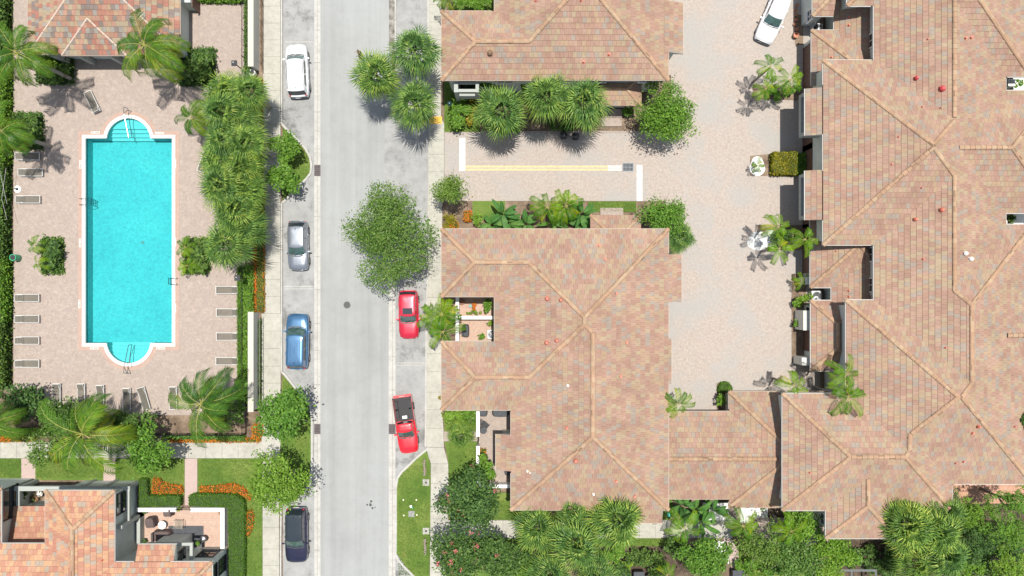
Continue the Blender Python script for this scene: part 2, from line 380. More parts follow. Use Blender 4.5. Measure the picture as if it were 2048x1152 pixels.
def cap_tiles(mb, roofs, mi=0, seed=0, rad=0.15, only=None):
    rng = random.Random(seed)
    for r in (only or roofs):
        for (a, b) in r.lines():
            A = Vector((a[0], a[1], r.height(*a))); B = Vector((b[0], b[1], r.height(*b)))
            L = (B - A).length
            if L < 0.3: continue
            n = max(1, int(L / 0.42)); t = (B - A).normalized(); side = Vector((-t.y, t.x, 0)).normalized(); up = side.cross(t) * -1
            if up.z < 0: up = -up
            hip = abs(t.z) > 0.01
            for i in range(n):
                p = A + (B - A) * (i / n); q = A + (B - A) * ((i + 1.06) / n); c = (p + q) / 2
                if env(roofs, c.x, c.y, r) > r.height(c.x, c.y) - 0.035: continue
                k = rng.random() * 1000
                def ring(pt, rr, lift):
                    return [pt + side * math.cos(x) * rr + up * (math.sin(x) * rr * 0.72 + lift) for x in [math.pi * j / 5 for j in range(6)]]
                drop = -0.02 if hip else -0.01
                Ra = ring(p, rad * 1.06, drop + 0.02); Rb = ring(q, rad * 0.94, drop)
                for j in range(5):
                    mb.poly([Ra[j], Rb[j], Rb[j + 1], Ra[j + 1]], mi, [(k + .2 + .1 * j, .5)] * 4)
                mb.poly(Ra, 1)
def roof_point(roofs, px, py):
    z = roofs[0].z + 1
    for _ in range(12):
        p = W(px, py, z); e = env(roofs, p.x, p.y)
        if e < -100: return W(px, py, z)
        z = 0.5 * z + 0.5 * e
    return W(px, py, z)
def building(name, label, cat, roofs, wall, tile=None, cap=None, inset=0.45, gutter=True, walls=True, sheds=(), nowall=(), caprad=.19, guttm=None):
    c0 = roofs[0]; base = Vector(((c0.x0 + c0.x1) / 2, (c0.y0 + c0.y1) / 2, 0))
    t = thing(name, label, cat, base)
    tile = tile or TILES; cap = cap or CAPT
    mb = MB()
    for i, r in enumerate(roofs): r.z += -0.006 * i
    for i, r in enumerate(roofs): r.tiles(mb, i)
    shift(mb, base); rf = mb.build('roof', [tile, TILEDGE_SHADE, wall], t)
    mb = MB(); cap_tiles(mb, roofs, 0, 5, caprad); shift(mb, base)
    if mb.v: mb.build('ridge_tiles', [cap, TILEDGE_SHADE], rf)
    if gutter:
        mb = MB()
        for i, r in enumerate(roofs):
            zt = r.z - 0.015; e = 0.05 + 0.002 * i
            for k, x0, x1, y0, y1 in (('S', r.x0 - e, r.x1 + e, r.y0 - e, r.y0), ('N', r.x0 - e, r.x1 + e, r.y1, r.y1 + e), ('W', r.x0 - e, r.x0, r.y0, r.y1), ('E', r.x1, r.x1 + e, r.y0, r.y1)):
                if k not in r.h: continue
                # only where this eave is not under another block
                n = max(1, int(max(x1 - x0, y1 - y0) / 0.5)); run = None
                for j in range(n + 1):
                    ok = False
                    if j < n:
                        fx = (j + .5) / n
                        cx = x0 + (x1 - x0) * (fx if x1 - x0 > y1 - y0 else .5); cy = y0 + (y1 - y0) * (fx if y1 - y0 > x1 - x0 else .5)
                        ok = env(roofs, cx, cy, r) < r.z - 0.3 or env(roofs, cx, cy, r) < -100
                    if ok and run is None: run = j
                    if (not ok) and run is not None:
                        if x1 - x0 > y1 - y0: mb.box(x0 + (x1 - x0) * run / n, x0 + (x1 - x0) * j / n, y0, y1, zt - 0.16, zt)
                        else: mb.box(x0, x1, y0 + (y1 - y0) * run / n, y0 + (y1 - y0) * j / n, zt - 0.16, zt)
                        run = None
        shift(mb, base); mb.build('gutter', guttm or WHITE, rf)
    if walls:
        mb = MB()
        for i, r in enumerate(roofs):
            if i in nowall: continue
            q = inset + 0.012 * i
            ix0, ix1, iy0, iy1 = r.x0 + q, r.x1 - q, r.y0 + q, r.y1 - q
            mb.box(ix0, ix1, iy0, iy1, -0.02, r.z - 0.11, 0, 'tb')
        shift(mb, base); mb.build('wall', wall, t)
    return t, base, rf
def shift(mb, base):
    bx, by, bz = base; mb.v = [(x - bx, y - by, z - bz) for x, y, z in mb.v]
def window(t, base, cx, cy, z0, z1, w, face, frame=None, name='window'):
    """window proud of a wall; face in NSEW; cx, cy a point on the wall"""
    n = {'N': (0, 1), 'S': (0, -1), 'E': (1, 0), 'W': (-1, 0)}[face]; tx, ty = -n[1], n[0]
    M = Matrix(((tx, n[0], 0, cx - base[0]), (ty, n[1], 0, cy - base[1]), (0, 0, 1, 0), (0, 0, 0, 1)))
    fr = MB(); h = z1 - z0; zc = (z0 + z1) / 2
    def ob(mb, x, y, z, sx, sy, sz): mb.obox(M @ Matrix.Translation((x, y, z)), sx, sy, sz)
    e = 0.09
    ob(fr, 0, 0.03, z1 + e / 2, w + 2 * e, 0.12, e); ob(fr, 0, 0.05, z0 - e / 2, w + 2 * e + .1, 0.2, e)
    ob(fr, -w / 2 - e / 2, 0.03, zc, e, 0.118, h); ob(fr, w / 2 + e / 2, 0.03, zc, e, 0.118, h)
    ob(fr, 0, 0.03, zc, 0.05, 0.06, h); ob(fr, 0, 0.032, zc, w, 0.05, 0.045)
    f = fr.build(name, frame or WHITE, t)
    g = MB(); ob(g, 0, 0.008, zc, w, 0.03, h); g.build('pane', GLASS, f)
    return f
def slabdoor(t, base, cx, cy, w, h, face, m=None, name='garage_door'):
    n = {'N': (0, 1), 'S': (0, -1), 'E': (1, 0), 'W': (-1, 0)}[face]; tx, ty = -n[1], n[0]
    M = Matrix(((tx, n[0], 0, cx - base[0]), (ty, n[1], 0, cy - base[1]), (0, 0, 1, 0), (0, 0, 0, 1)))
    g = MB()
    for k in range(4): g.obox(M @ Matrix.Translation((0, 0.03, h * (k + .5) / 4)), w, 0.07, h / 4 - 0.02)
    for k in range(5):
        g.obox(M @ Matrix.Translation((-w / 2 + w * k / 4, 0.05, h / 2)), 0.05, 0.06, h)
    return g.build(name, m or BROWN, t)
def vents(rf, base, roofs, spots, kind='pipe', m=None, name='roof_vent'):
    for s in spots:
        px, py = s[0], s[1]; r = s[2] if len(s) > 2 else 0.09
        p = roof_point(roofs, px, py); p = p - Vector(base); mb = MB()
        if kind == 'pipe':
            mb.lathe((p.x, p.y, p.z - 0.1), [(r * 1.5, 0), (r * 1.5, 0.14), (r, 0.16), (r, 0.38)], 10)
        elif kind == 'hood':
            mb.obox(Matrix.Translation((p.x, p.y, p.z + 0.06)), r * 4, r * 4, 0.05)
            mb.lathe((p.x, p.y, p.z), [(r * 1.6, 0), (r * 1.6, 0.22), (r * 2.3, 0.25), (r * 1.2, 0.42)], 12)
        mb.build(name, m or ORV, rf)

TANG = simple('tan_fascia', (0.33, 0.27, 0.22), .7, var=.1)
# north townhouse ----------------------------------------------------------
ZE = 6.0; ZL = 3.1
nr = [Roof(989, 1337, -190, 160, ZE), Roof(883, 1070, 22, 160.3, ZE, 'NSW'), Roof(1325, 1366, 6, 108, ZE - 29 / 22 * .92 * .42, 'E')]
nt, nb, nrf = building('townhouse', 'long townhouse with hipped tile roof above the fan palms, north of the side lane', 'house', nr, STUCCO, guttm=TANG)
vents(nrf, nb, nr, [(1167, 124), (1218, 109)])
vents(nrf, nb, nr, [(980, 107, .1)], 'hood', CAPT)
vents(nrf, nb, nr, [(1072, 1, .1), (1162, 1, .08)])
# its entrance canopy roof (lower)
er = [Roof(1168, 1283, 150, 212, ZL)]
mb = MB(); er[0].tiles(mb, 3); shift(mb, nb); pr = mb.build('porch_roof', [TILES, TILEDGE_SHADE, STUCCO], nt)
mb = MB(); cap_tiles(mb, er, 0, 3); shift(mb, nb); mb.build('ridge_tiles', [CAPT, TILEDGE_SHADE], pr)
mb = MB(); r = er[0]
mb.box(r.x0 + .45, r.x1 - .5, r.y0 + .5, r.y1, 0, ZL - .1, 0, 'tb'); shift(mb, nb); mb.build('porch_wall', STUCCO, nt)
wy = nr[0].y0 + .45
for px, w in ((935, 2.2),):
    # projecting bay with a dark opening at the west end
    p = W(px - 5, 172, 0); mb = MB()
    x0, x1 = W(908, 160, ZE).x, W(957, 160, ZE).x; yb = wy + .02
    mb.box(x0 - .06, x0 + .28, yb - 1.3, yb, 0, 5.2); mb.box(x1 - .28, x1, yb - 1.3, yb, 0, 5.2)
    mb.box(x0, x1, yb - 1.28, yb - 1.03, 4.9, 5.19); mb.box(x0, x1, yb - .6, yb - .4, 4.95, 5.1); mb.box(x0 + .28, x1 - .28, yb - 1.26, yb - 1.0, 2.5, 3.4)
    shift(mb, nb); mb.build('balcony', FRAMEG, nt)
    mb = MB(); mb.box(x0 + .3, x1 - .3, yb - .1, yb - .05, 0.2, 5.1); shift(mb, nb); mb.build('balcony_door', GLASS, nt)
for px in (1010, 1110, 1200): window(nt, nb, W(px, 160, ZE).x, wy, 3.7, 5.0, 1.3, 'S')
window(nt, nb, W(1300, 160, ZE).x, wy, 3.7, 5.0, 1.1, 'S')
# downpipe
mb = MB(); mb.bar(((nr[0].x1 - .5), wy - .06, 0.1), ((nr[0].x1 - .5), wy - .06, 5.8), .05); shift(mb, nb); mb.build('downpipe', WHITE, nt)

# central townhouse ---------------------------------------------------------
cr = [Roof(989, 1337, 458, 820, ZE), Roof(1022, 1337, 663, 1020, ZE, 'SEW'), Roof(883, 1068, 458, 593, ZE, 'NSW'), Roof(883, 1070, 683, 820, ZE, 'NSW'),
      Roof(1325, 1363, 509, 604, ZE - 26 / 22 * .92 * .42, 'E'), Roof(992, 1036, 868, 940, ZE - 30 / 22 * .92 * .42, 'W'), Roof(1190, 1324, 1006, 1046, ZE - 26 / 22 * .92 * .42, 'S'),
      Roof(1325, 1343, 677, 767, ZE - 6 / 22 * .92 * .42, 'E')]
ct, cb, crf = building('townhouse', 'largest townhouse with hipped tile roof, between the street trees and the paved motor court', 'house', cr, STUCCO_W, nowall=(7,), guttm=TANG)
vents(crf, cb, cr, [(1198, 491), (1210, 519), (1233, 587), (1253, 685), (1241, 753), (1134, 856), (1232, 962), (1269, 992)])
vents(crf, cb, cr, [(1094, 597, .075), (1121, 600, .065), (1093, 685, .075), (1113, 681, .065), (1151, 921, .08)], 'hood')
vents(crf, cb, cr, [(1187, 988, .07), (1055, 942, .06), (1060, 945, .04), (1136, 771, .08)], 'pipe', WHITE)
er = [Roof(1180.5, 1282, 430, 540, ZL)]
mb = MB(); er[0].tiles(mb, 8); shift(mb, cb); pr = mb.build('porch_roof', [TILES, TILEDGE_SHADE, STUCCO_W], ct)
mb = MB(); cap_tiles(mb, er, 0, 3); shift(mb, cb); mb.build('ridge_tiles', [CAPT, TILEDGE_SHADE], pr)
mb = MB(); r = er[0]; mb.box(r.x0 + .45, r.x1 - .5, r.y0 + .5, r.y1 - .45, 0, ZL - .1, 0, 'tb'); shift(mb, cb); mb.build('porch_wall', STUCCO_W, ct)
for py in (545, 640, 720): slabdoor(ct, cb, cr[0].x1 - .45, W(0, py, ZE).y, 4.6, 2.2, 'E')
for py in (540, 640, 740, 880): window(ct, cb, cr[0].x1 - (.45 if py < 800 else .46), W(0, py, ZE).y, 3.7, 5.0, 1.4, 'E')
for py in (512, 560): window(ct, cb, cr[2].x0 + .474, W(0, py, ZE).y, 3.5, 5.0, 1.2, 'W')
for py in (715, 780): window(ct, cb, cr[3].x0 + .486, W(0, py, ZE).y, 3.5, 5.0, 1.2, 'W')
for px in (930, 1110): window(ct, cb, W(px, 458, ZE).x, cr[0].y1 - (.45 if px > 989 else .474), 3.6, 5.0, 1.3, 'N')
for px in (1070, 1150): window(ct, cb, W(px, 1020, ZE).x, cr[1].y0 + .462, 3.6, 5.0, 1.3, 'S')

# linking garage block ------------------------------------------------------
lr = [Roof(1458, 1690, 783, 1015, ZL), Roof(1320, 1552, 823, 998, ZL + .02, 'NS')]
lt, lb, lrf = building('garage_building', 'low tiled garage block linking the central townhouse to the big eastern house', 'garage', lr, STUCCO_W, guttm=TANG)
for px in (1400,): slabdoor(lt, lb, W(px, 823, ZL).x, lr[1].y1 - .462, 4.4, 2.2, 'N')

# eastern house ---------------------------------------------------------------
GR = 29.0
er_ = [Roof(1646, 2011, 120, 490, ZE), Roof(1748, 2012, -120, 602, ZE, 'NEW'), Roof(1692, 2066, 600, 968, ZE), Roof(1565, 1905, 787, 1021, ZE),
       Roof(1692, 1905, 765, 1008, ZE, 'SEW'), Roof(1652, 1796, 930, 1077, ZE, 'SEW'), Roof(1748, 2066.5, 449, 776, ZE, 'NEW'), Roof(1880, 2117, 181, 426, ZE, 'NSE'),
       Roof(1748, 2063, -220, 153, ZE), Roof(1986, 2300, 595, 743, ZE, 'NSE'), Roof(1695, 1790, -130, 11, ZE),
       Roof(1611, 1662, 177, 271, ZE - 35 / 22 * .92 * .42, 'W'), Roof(1611, 1662, 341, 440, ZE - 35 / 22 * .92 * .42, 'W')]
et, eb, erf = building('apartment_house', 'sprawling eastern house with many tiled hips, beside the motor court at the right edge', 'house', er_, STUCCO, nowall=(11, 12), guttm=GUTG)
low = [Roof(1623, 1790, 60, 172, ZL, 'WN'), Roof(1625, 1667, -60, 32, ZL + .9, 'WS'), Roof(1668, 1800, -70, 130, ZL - .05, 'WE'),
       Roof(1621, 1790, 430, 575, ZL, 'WSE'), Roof(1663, 1790, 500, 612, ZL - .05, 'W'), Roof(1622, 1716, 601, 742, ZL)]
for i, r in enumerate(low): r.z -= .006 * i
for i, r in enumerate(low):
    mb = MB(); r.tiles(mb, i + 3); shift(mb, eb); lo = mb.build('garage_roof', [TILES, TILEDGE_SHADE, STUCCO], et)
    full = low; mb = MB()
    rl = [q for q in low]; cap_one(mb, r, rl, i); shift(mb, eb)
    if mb.v: mb.build('ridge_tiles', [CAPT, TILEDGE_SHADE], lo)
    mb = MB(); q = .4 + .012 * i; mb.box(r.x0 + q, r.x1 - q, r.y0 + q, r.y1 - q, 0, r.z - .11, 0, 'tb'); shift(mb, eb); mb.build('garage_wall', STUCCO, et)
    mb = MB(); e = .05 + .002 * i
    if 'W' in r.h: mb.box(r.x0 - e, r.x0, r.y0, r.y1, r.z - .17, r.z - .02)
    if 'S' in r.h: mb.box(r.x0 - e, r.x1, r.y0 - e, r.y0, r.z - .17, r.z - .022)
    if 'N' in r.h: mb.box(r.x0 - e, r.x1, r.y1, r.y1 + e, r.z - .17, r.z - .024)
    shift(mb, eb); mb.build('gutter', GUTG, lo)
# projecting upper bays on the west wall
for r in er_[11:13]:
    x0 = r.x0 + .12; x1 = er_[0].x0 + .5; y0, y1 = r.y0 + .15, r.y1 - .15; mb = MB()
    zt = r.z - .12; zb = 3.4
    mb.box(x0, x1, y0, y0 + .3, zb, zt); mb.box(x0, x1, y1 - .3, y1, zb, zt)
    mb.box(x0 + .001, x0 + .2, y0 + .3, y1 - .3, zb, zb + .5); mb.box(x0 + .002, x0 + .2, y0 + .3, y1 - .3, zt - .35, zt)
    mb.box(x0 + .2, x1, y0 + .3, y1 - .3, zb, zb + .15)
    shift(mb, eb); bo = mb.build('bay', FRAMEG, et)
    mb = MB(); mb.box(x0 + .24, x0 + .3, y0 + .3, y1 - .3, zb + .5, zt - .35); shift(mb, eb); mb.build('bay_window', GLASS, bo)
xw = er_[0].x0 + .45
for py in (155, 305, 470): slabdoor(et, eb, xw, W(0, py, ZE).y, 2.6 if py != 305 else 3.0, 2.4, 'W')
for py in (225, 390): slabdoor(et, eb, xw, W(0, py, ZE).y, 4.8, 2.4, 'W')
slabdoor(et, eb, low[3].x0 + .436, W(0, 515, ZL).y, 2.6, 2.3, 'W'); slabdoor(et, eb, low[5].x0 + .46, W(0, 675, ZL).y, 2.6, 2.3, 'W')
slabdoor(et, eb, low[0].x0 + .4, W(0, 112, ZL).y, 3.0, 2.3, 'W')
for py in (207, 210, 550): window(et, eb, er_[1].x0 + .462, W(0, 70 if py == 207 else (570 if py == 210 else 560), ZE).y + (0 if py != 550 else 2.2), 4.0, 5.4, 1.1, 'W')
window(et, eb, low[5].x0 + .46, W(0, 628, ZL).y, 1.2, 2.2, .8, 'W', DARKM)
window(et, eb, low[1].x0 + .412, W(0, 18, 4).y, 1.8, 2.9, .9, 'W')
window(et, eb, er_[3].x0 + 2.5, er_[3].y1 - .486, 3.8, 5.1, 1.0, 'N')
window(et, eb, er_[5].x0 + .51, er_[5].y0 + 1.1, 3.6, 5.0, .9, 'W')
# short free-standing piers between the garages
for a in ((1610, 1622, 555, 569, 2.0), (1603, 1624, 620, 658, 2.3), (1600, 1622, 711, 726, 2.3)):
    p, q = W(a[0] - 14, a[3], 0), W(a[1] - 4, a[2], 0)
    mb = MB(); mb.box(p.x, q.x, p.y, q.y, 0, a[4]); shift(mb, eb); mb.build('pier', STUCCO_W, et)
vents(erf, eb, er_, [(1831, 157, .075), (1883, 178, .105)], 'hood', REDP)
vents(erf, eb, er_, [(1882, 420, .08), (1829, 439, .07), (1955, 853, .06)], 'hood', ORV)
vents(erf, eb, er_, [(1930, 77), (1941, 76), (1854, 79, .05), (1843, 214, .05), (1880, 216, .04), (1796, 274, .05), (1782, 329, .05), (1842, 376, .05), (1845, 518, .06), (1890, 695, .06), (1944, 866), (1926, 923, .07), (1910, 926, .05), (1619, 945, .06), (2028, 853, .05)])
vents(erf, eb, er_, [(1929, 507, .08), (1940, 518, .08)], 'hood', WHITE)
vents(lo, eb, low, [(1697, 35, .06), (1697, 51, .08), (1662, 115, .06), (1697, 581, .07), (1697, 593, .06), (1671, 502, .04)])

# pool house ------------------------------------------------------------------
ZP = 3.3
pr_ = [Roof(56, 360, -190, 108, ZP), Roof(123, 253, 28, 110.5, ZP, 'SEW')]
pt, pb, prf = building('pool_house', 'small pool house with mixed tile hips behind the coconut palms', 'pool house', pr_, STUCCO, TILES3, CAPW, nowall=(1,), caprad=.07, guttm=TANG)
mb = MB()
for px in (100, 150, 212, 268, 330):
    p = W(px, 112, ZP); mb.box(p.x - .2, p.x + .2, p.y + .1, p.y + .5, 0, ZP - .35)
r = pr_[1]; mb.box(r.x0 + .3, r.x1 - .3, r.y0 + .25, r.y0 + .55, ZP - .4, ZP - .12); r = pr_[0]; mb.box(r.x1 - .5, r.x1 - .2, r.y0 + .3, r.y1, ZP - .42, ZP - .12)
shift(mb, pb); mb.build('porch_frame', FRAMEG, pt)
mb = MB(); r = pr_[0]; mb.box(r.x1 - .5, r.x1 + .5, W(0, 42, 0).y + .9, W(0, 42, 0).y + 4, 0, 2.3); shift(mb, pb); mb.build('side_wall', STUCCO, pt)
slabdoor(pt, pb, r.x1 + .5, W(0, 10, 0).y, 1.6, 2.0, 'E')

# south-west townhouse ----------------------------------------------------------
ZS = 5.6
sr = [Roof(90.5, 229, 981, 1300, ZS), Roof(-300, 160, 1087, 1420, ZS, 'NSW'), Roof(160, 424, 1124, 1400, ZS, 'NSE'), Roof(-200, 2, 975, 1115, ZS),
      Roof(276, 352, 1089, 1140, ZS - 35 / 22 * .92 * .42, 'N')]
st, sb, srf = building('townhouse', 'south-west townhouse with orange hipped tiles beside the furnished patio', 'house', sr, STUCCO, TILES2, guttm=GUTG)
vents(srf, sb, sr, [(205, 1120, .06)])
lw = [Roof(8, 120, 1012, 1160, 3.0, 'N', pitch=0.3)]
mb = MB(); lw[0].tiles(mb, 4); shift(mb, sb); mb.build('terrace_roof', [TILES2, TILEDGE_SHADE, STUCCO], st)
mb = MB(); r = lw[0]; mb.box(r.x0 + .3, r.x1 - .3, r.y0, r.y1 - .3, 0, 2.9, 0, 'tb'); shift(mb, sb); mb.build('terrace_wall', STUCCO, st)
# porch posts and beams along the north front
mb = MB(); yb = W(0, 957, 0).y
for px in (-20, 14, 75, 192, 236, 283):
    p = W(px, 957, 0); mb.box(p.x - .16, p.x + .16, yb - .36, yb - .04, 0, 2.75)
x0, x1 = W(-60, 957, 0).x, W(290, 957, 0).x
mb.box(x0, x1, yb - .4, yb, 2.75, 3.0)
for px in (14, 75, 192, 236, 286):
    p = W(px, 957, 0); mb.box(p.x - .15, p.x + .15, yb - 3.4, yb - .4, 2.752, 2.998)
mb.box(W(255, 0, 0).x, x1, yb - 3.3, yb - 3.0, 0, 4.4)
mb.box(x1 - .3, x1, yb - 5.6, yb - 3.0, 0, 1.0)
shift(mb, sb); mb.build('porch_frame', FRAMEG, st)
mb = MB(); mb.box(W(80, 0, 0).x, W(150, 0, 0).x, yb - .9, yb - .6, 0, .95); mb.box(W(162, 0, 0).x, W(188, 0, 0).x, yb - .9, yb - .6, 0, .95)
shift(mb, sb); mb.build('porch_wall', WALLW, st)
xe = sr[0].x1 - .45
window(st, sb, xe, W(0, 1004, 2.5).y + .2, 2.5, 4.4, 1.7, 'E', DARKM)
window(st, sb, sr[3].x1 - .486, W(0, 1003, 4).y - .2, 2.6, 4.7, 2.6, 'E', DARKM)
# lower bay wing with its flat parapet and windows
yn = sr[2].y1 - .474
r = sr[4]; bx0, bx1 = r.x0 + .2, r.x1 - .05; by1 = r.y1 - .9
mb = MB(); mb.box(bx0, bx1, yn - .3, by1, 2.5, r.z - .12); shift(mb, sb); bw = mb.build('bay_wing', STUCCO, st)
mb = MB(); mb.box(bx0, bx1 + .9, by1 + .35, by1 + .6, 3.3, 3.55); mb.box(bx1 + .65, bx1 + .9, yn - .2, by1 + .35, 3.3, 3.549); shift(mb, sb); mb.build('bay_rim', FRAMEG, st)
window(st, sb, bx1, (by1 + yn) / 2, 3.2, 4.4, .9, 'E', DARKM)
window(st, sb, -26.9, yn, 1.2, 2.9, 1.4, 'N', DARKM)
window(st, sb, sr[2].x1 - .474, -24.55, 1.2, 2.7, 1.2, 'E', DARKM); window(st, sb, sr[2].x1 - .474, -24.55, 3.4, 4.8, 1.2, 'E', DARKM)
# ---------------------------------------------------------------- ground, road, pavements
DMULCH_SHADED = ground_mat('dark_and_shaded_mulch', (0.07, 0.05, 0.035), (0.03, 0.022, 0.016), (0.13, 0.095, 0.065), 0.9, 5.0, fine=20, bstr=0.9)  # dark bed mulch; on the south edge beds its tone also paints shade
def P2(pts, z=0.0): return [(lambda p: (p.x, p.y))(W(x, y, z)) for x, y in pts]
def slab(name, pts, z, mat, depth=0.2, kind='structure', holes=None, parent=None):
    mb = MB(); mb.prism(P2(pts), z - depth, z)
    return tag(mb.build(name, mat, parent), kind=kind if parent is None else None)
def rect(x0, y0, x1, y1): return [(x0, y0), (x1, y0), (x1, y1), (x0, y1)]
mb = MB(); mb.poly([(-400, -400, -.06), (400, -400, -.06), (400, 400, -.06), (-400, 400, -.06)])
# leave a hole for the pool basin: four sheets around it
mb = MB(); a = W(140, 760, 0); b = W(380, 215, 0); G = 400
for q in ((-G, G, b.y, G), (-G, G, -G, a.y), (-G, a.x, a.y, b.y), (b.x, G, a.y, b.y)):
    mb.poly([(q[0], q[2], -.06), (q[1], q[2], -.06), (q[1], q[3], -.06), (q[0], q[3], -.06)])
tag(mb.build('ground', GRASS), kind='structure')
mb = MB(); a2 = W(-70, 1220, 0); b2 = W(2120, -70, 0)
for q in ((a2.x, b2.x, b.y, b2.y), (a2.x, b2.x, a2.y, a.y), (a2.x, a.x, a.y, b.y), (b.x, b2.x, a.y, b.y)):
    mb.poly([(q[0], q[2], -.03), (q[1], q[2], -.03), (q[1], q[3], -.03), (q[0], q[3], -.03)])
tag(mb.build('soil', MULCH), kind='structure')
slab('road', rect(640, -300, 783, 1500), 0.0, ROAD)
def wob(pts): return pts
# parking bays and east kerbside lane
slab('parking_lane', rect(566, -300, 628.5, 1500), 0.004, BAY)
slab('parking_lane', [(769, 196), (859, 196), (859, 1500), (790, 1500), (790, 560), (769, 560)], 0.006, BAY)
slab('parking_lane', rect(790, -300, 856, 196), 0.005, BAY)
# concrete gutters in cast lengths
def strip(name, x0, x1, ys, z, mat, gap=0.5, depth=.15):
    mb = MB()
    for a, b in zip(ys, ys[1:]): mb.prism(P2(rect(x0, a + gap / 2, x1, b - gap / 2)), z - depth, z)
    return tag(mb.build(name, mat), kind='structure')
ys = [-40, 60, 125, 192, 224, 262, 298, 330, 352, 433, 513, 579, 647, 701, 718, 769, 848, 868, 940, 1018, 1046, 1100, 1160, 1220]
strip('gutter_strip', 628.5, 634.4, ys, .010, CURB); strip('gutter_strip', 634.8, 641, ys, .012, CURB)
ys = [548, 600, 646, 713, 780, 848, 868, 980, 1050, 1120, 1200]
strip('gutter_strip', 777.5, 785, ys, .010, CURB); strip('gutter_strip', 785.4, 791, ys, .012, CURB)
slab('gutter_strip', rect(778, -60, 791, 104), .011, ground_mat('dirty_gutter', (0.17, 0.155, 0.135), (0.06, 0.052, 0.045), (0.30, 0.29, 0.26), 1.6, 5.0, fine=16))
tag(strip('kerb', 789.5, 792, [-60, 40, 104], .08, CURB), kind='structure')
# west pavement
def panels(name, quad_rows, z, mat, gap=0.35):
    """quad_rows: list of (left x, right x, y) rows; slabs between rows"""
    mb = MB()
    for a, b in zip(quad_rows, quad_rows[1:]):
        mb.prism(P2([(a[0], a[2] + gap / 2), (a[1], a[2] + gap / 2), (b[1], b[2] - gap / 2), (b[0], b[2] - gap / 2)]), z - .2, z)
    return tag(mb.build(name, mat), kind='structure')
rows = [(527, 561.5, y) for y in [-54, -20, 13, 47, 80.5, 114, 148, 182, 216, 250, 284, 318, 352, 386, 420, 454]] + [(530, 561.5, y) for y in (490, 525, 559, 593, 627)]
panels('pavement', rows, .12, CONC)
panels('pavement', [(524, 562, y) for y in (627, 662, 697, 732, 766, 800, 834, 868, 883.5)] + [(526, 559, y) for y in (916, 950, 985, 1020, 1054, 1097, 1130, 1164, 1200)], .121, CONC)
mb = MB()
xs = [-60, -34, 2, 35, 69, 103, 137, 171, 205, 239, 273, 307, 341, 378, 412, 445, 477, 526, 559]
for a, b in zip(xs, xs[1:]): mb.prism(P2(rect(a + .2, 883.2, b - .2, 916)), -.1, .119)
tag(mb.build('pavement', CONC), kind='structure')
# east pavement
panels('pavement', [(857, 882, y) for y in (-60, -25, 10, 45, 80, 115, 145, 172, 205, 235)] + [(857, 888.5, 248.5), (857, 888.5, 280), (857, 888.5, 309), (857, 888.5, 344), (857, 888.5, 380), (855.5, 884.5, 412), (855.5, 884.5, 457), (855.5, 884, 491), (855.5, 884, 525), (855.5, 884, 560), (854, 882, 595), (854, 882, 637), (853, 882, 672), (853, 882, 707), (852.5, 882, 743), (852.5, 883, 784), (852.5, 884, 819), (852.5, 887, 856), (853, 888, 894)], .12, CONC)
panels('pavement', [(853, 888, 894.3), (862, 896.5, 927), (862, 897, 966), (861.5, 896.5, 1001), (861, 896, 1037), (861, 896, 1073), (860.5, 896, 1110), (860, 896, 1160)], .12, CONC)
# tactile ramp plate
slab('tactile_plate', rect(858.5, 233.5, 884, 248), .126, TACT)
# south pavement behind the houses
mb = MB(); xs = [896.5, 972, 1006, 1040, 1074, 1108, 1142, 1176, 1210, 1244, 1278, 1311, 1345, 1379, 1413, 1447, 1464]
for a, b in zip(xs, xs[1:]): mb.prism(P2(rect(a + .2, 1040, b - .2, 1075.5)), -.1, .118)
tag(mb.build('pavement', CONC), kind='structure')
# kerbs
def kerb(pts, w=3.2, z=.15, mat=CURB):
    mb = MB(); q = [Vector(p) for p in P2(pts)]; w = w / PPM / 2
    nrm = []
    for i in range(len(q)):
        d = (q[min(i + 1, len(q) - 1)] - q[max(i - 1, 0)]).normalized(); nrm.append(Vector((-d.y, d.x)))
    L = [a + n * w for a, n in zip(q, nrm)]; Rr = [a - n * w for a, n in zip(q, nrm)]
    for i in range(len(q) - 1): mb.prism([L[i], Rr[i], Rr[i + 1], L[i + 1]], -.1, z)
    return tag(mb.build('kerb', mat), kind='structure')
kerb([(564, -60), (564, 60), (564, 140), (564, 248)])
kerb([(564, 248), (573, 258), (587, 272), (601, 285), (613, 300), (620.5, 315), (623.5, 330), (622, 346), (613, 358), (600, 371), (586, 385), (570, 402), (564, 407)], 4.2)
kerb([(564, 407), (564, 520), (564, 640), (564, 743)])
kerb([(564, 743), (573, 752), (585, 768), (600, 786), (612, 797), (621, 812), (624.5, 835), (624.5, 880), (624.5, 935), (622, 962), (610, 985), (596, 1000), (578, 1006), (563, 1012)], 4.2)
kerb([(563, 1012), (562, 1080), (562, 1200)])
kerb([(856.5, -60), (856.5, 100), (856.5, 232)]); kerb([(855, 560), (853, 660), (852, 760), (851.5, 860), (851, 892)])
kerb([(858, 895), (848, 903), (832, 916), (818, 930), (803, 944), (795, 956), (792, 975), (792, 1060), (791.5, 1107), (797, 1119), (808, 1132), (822, 1146), (836, 1160)], 4.2)
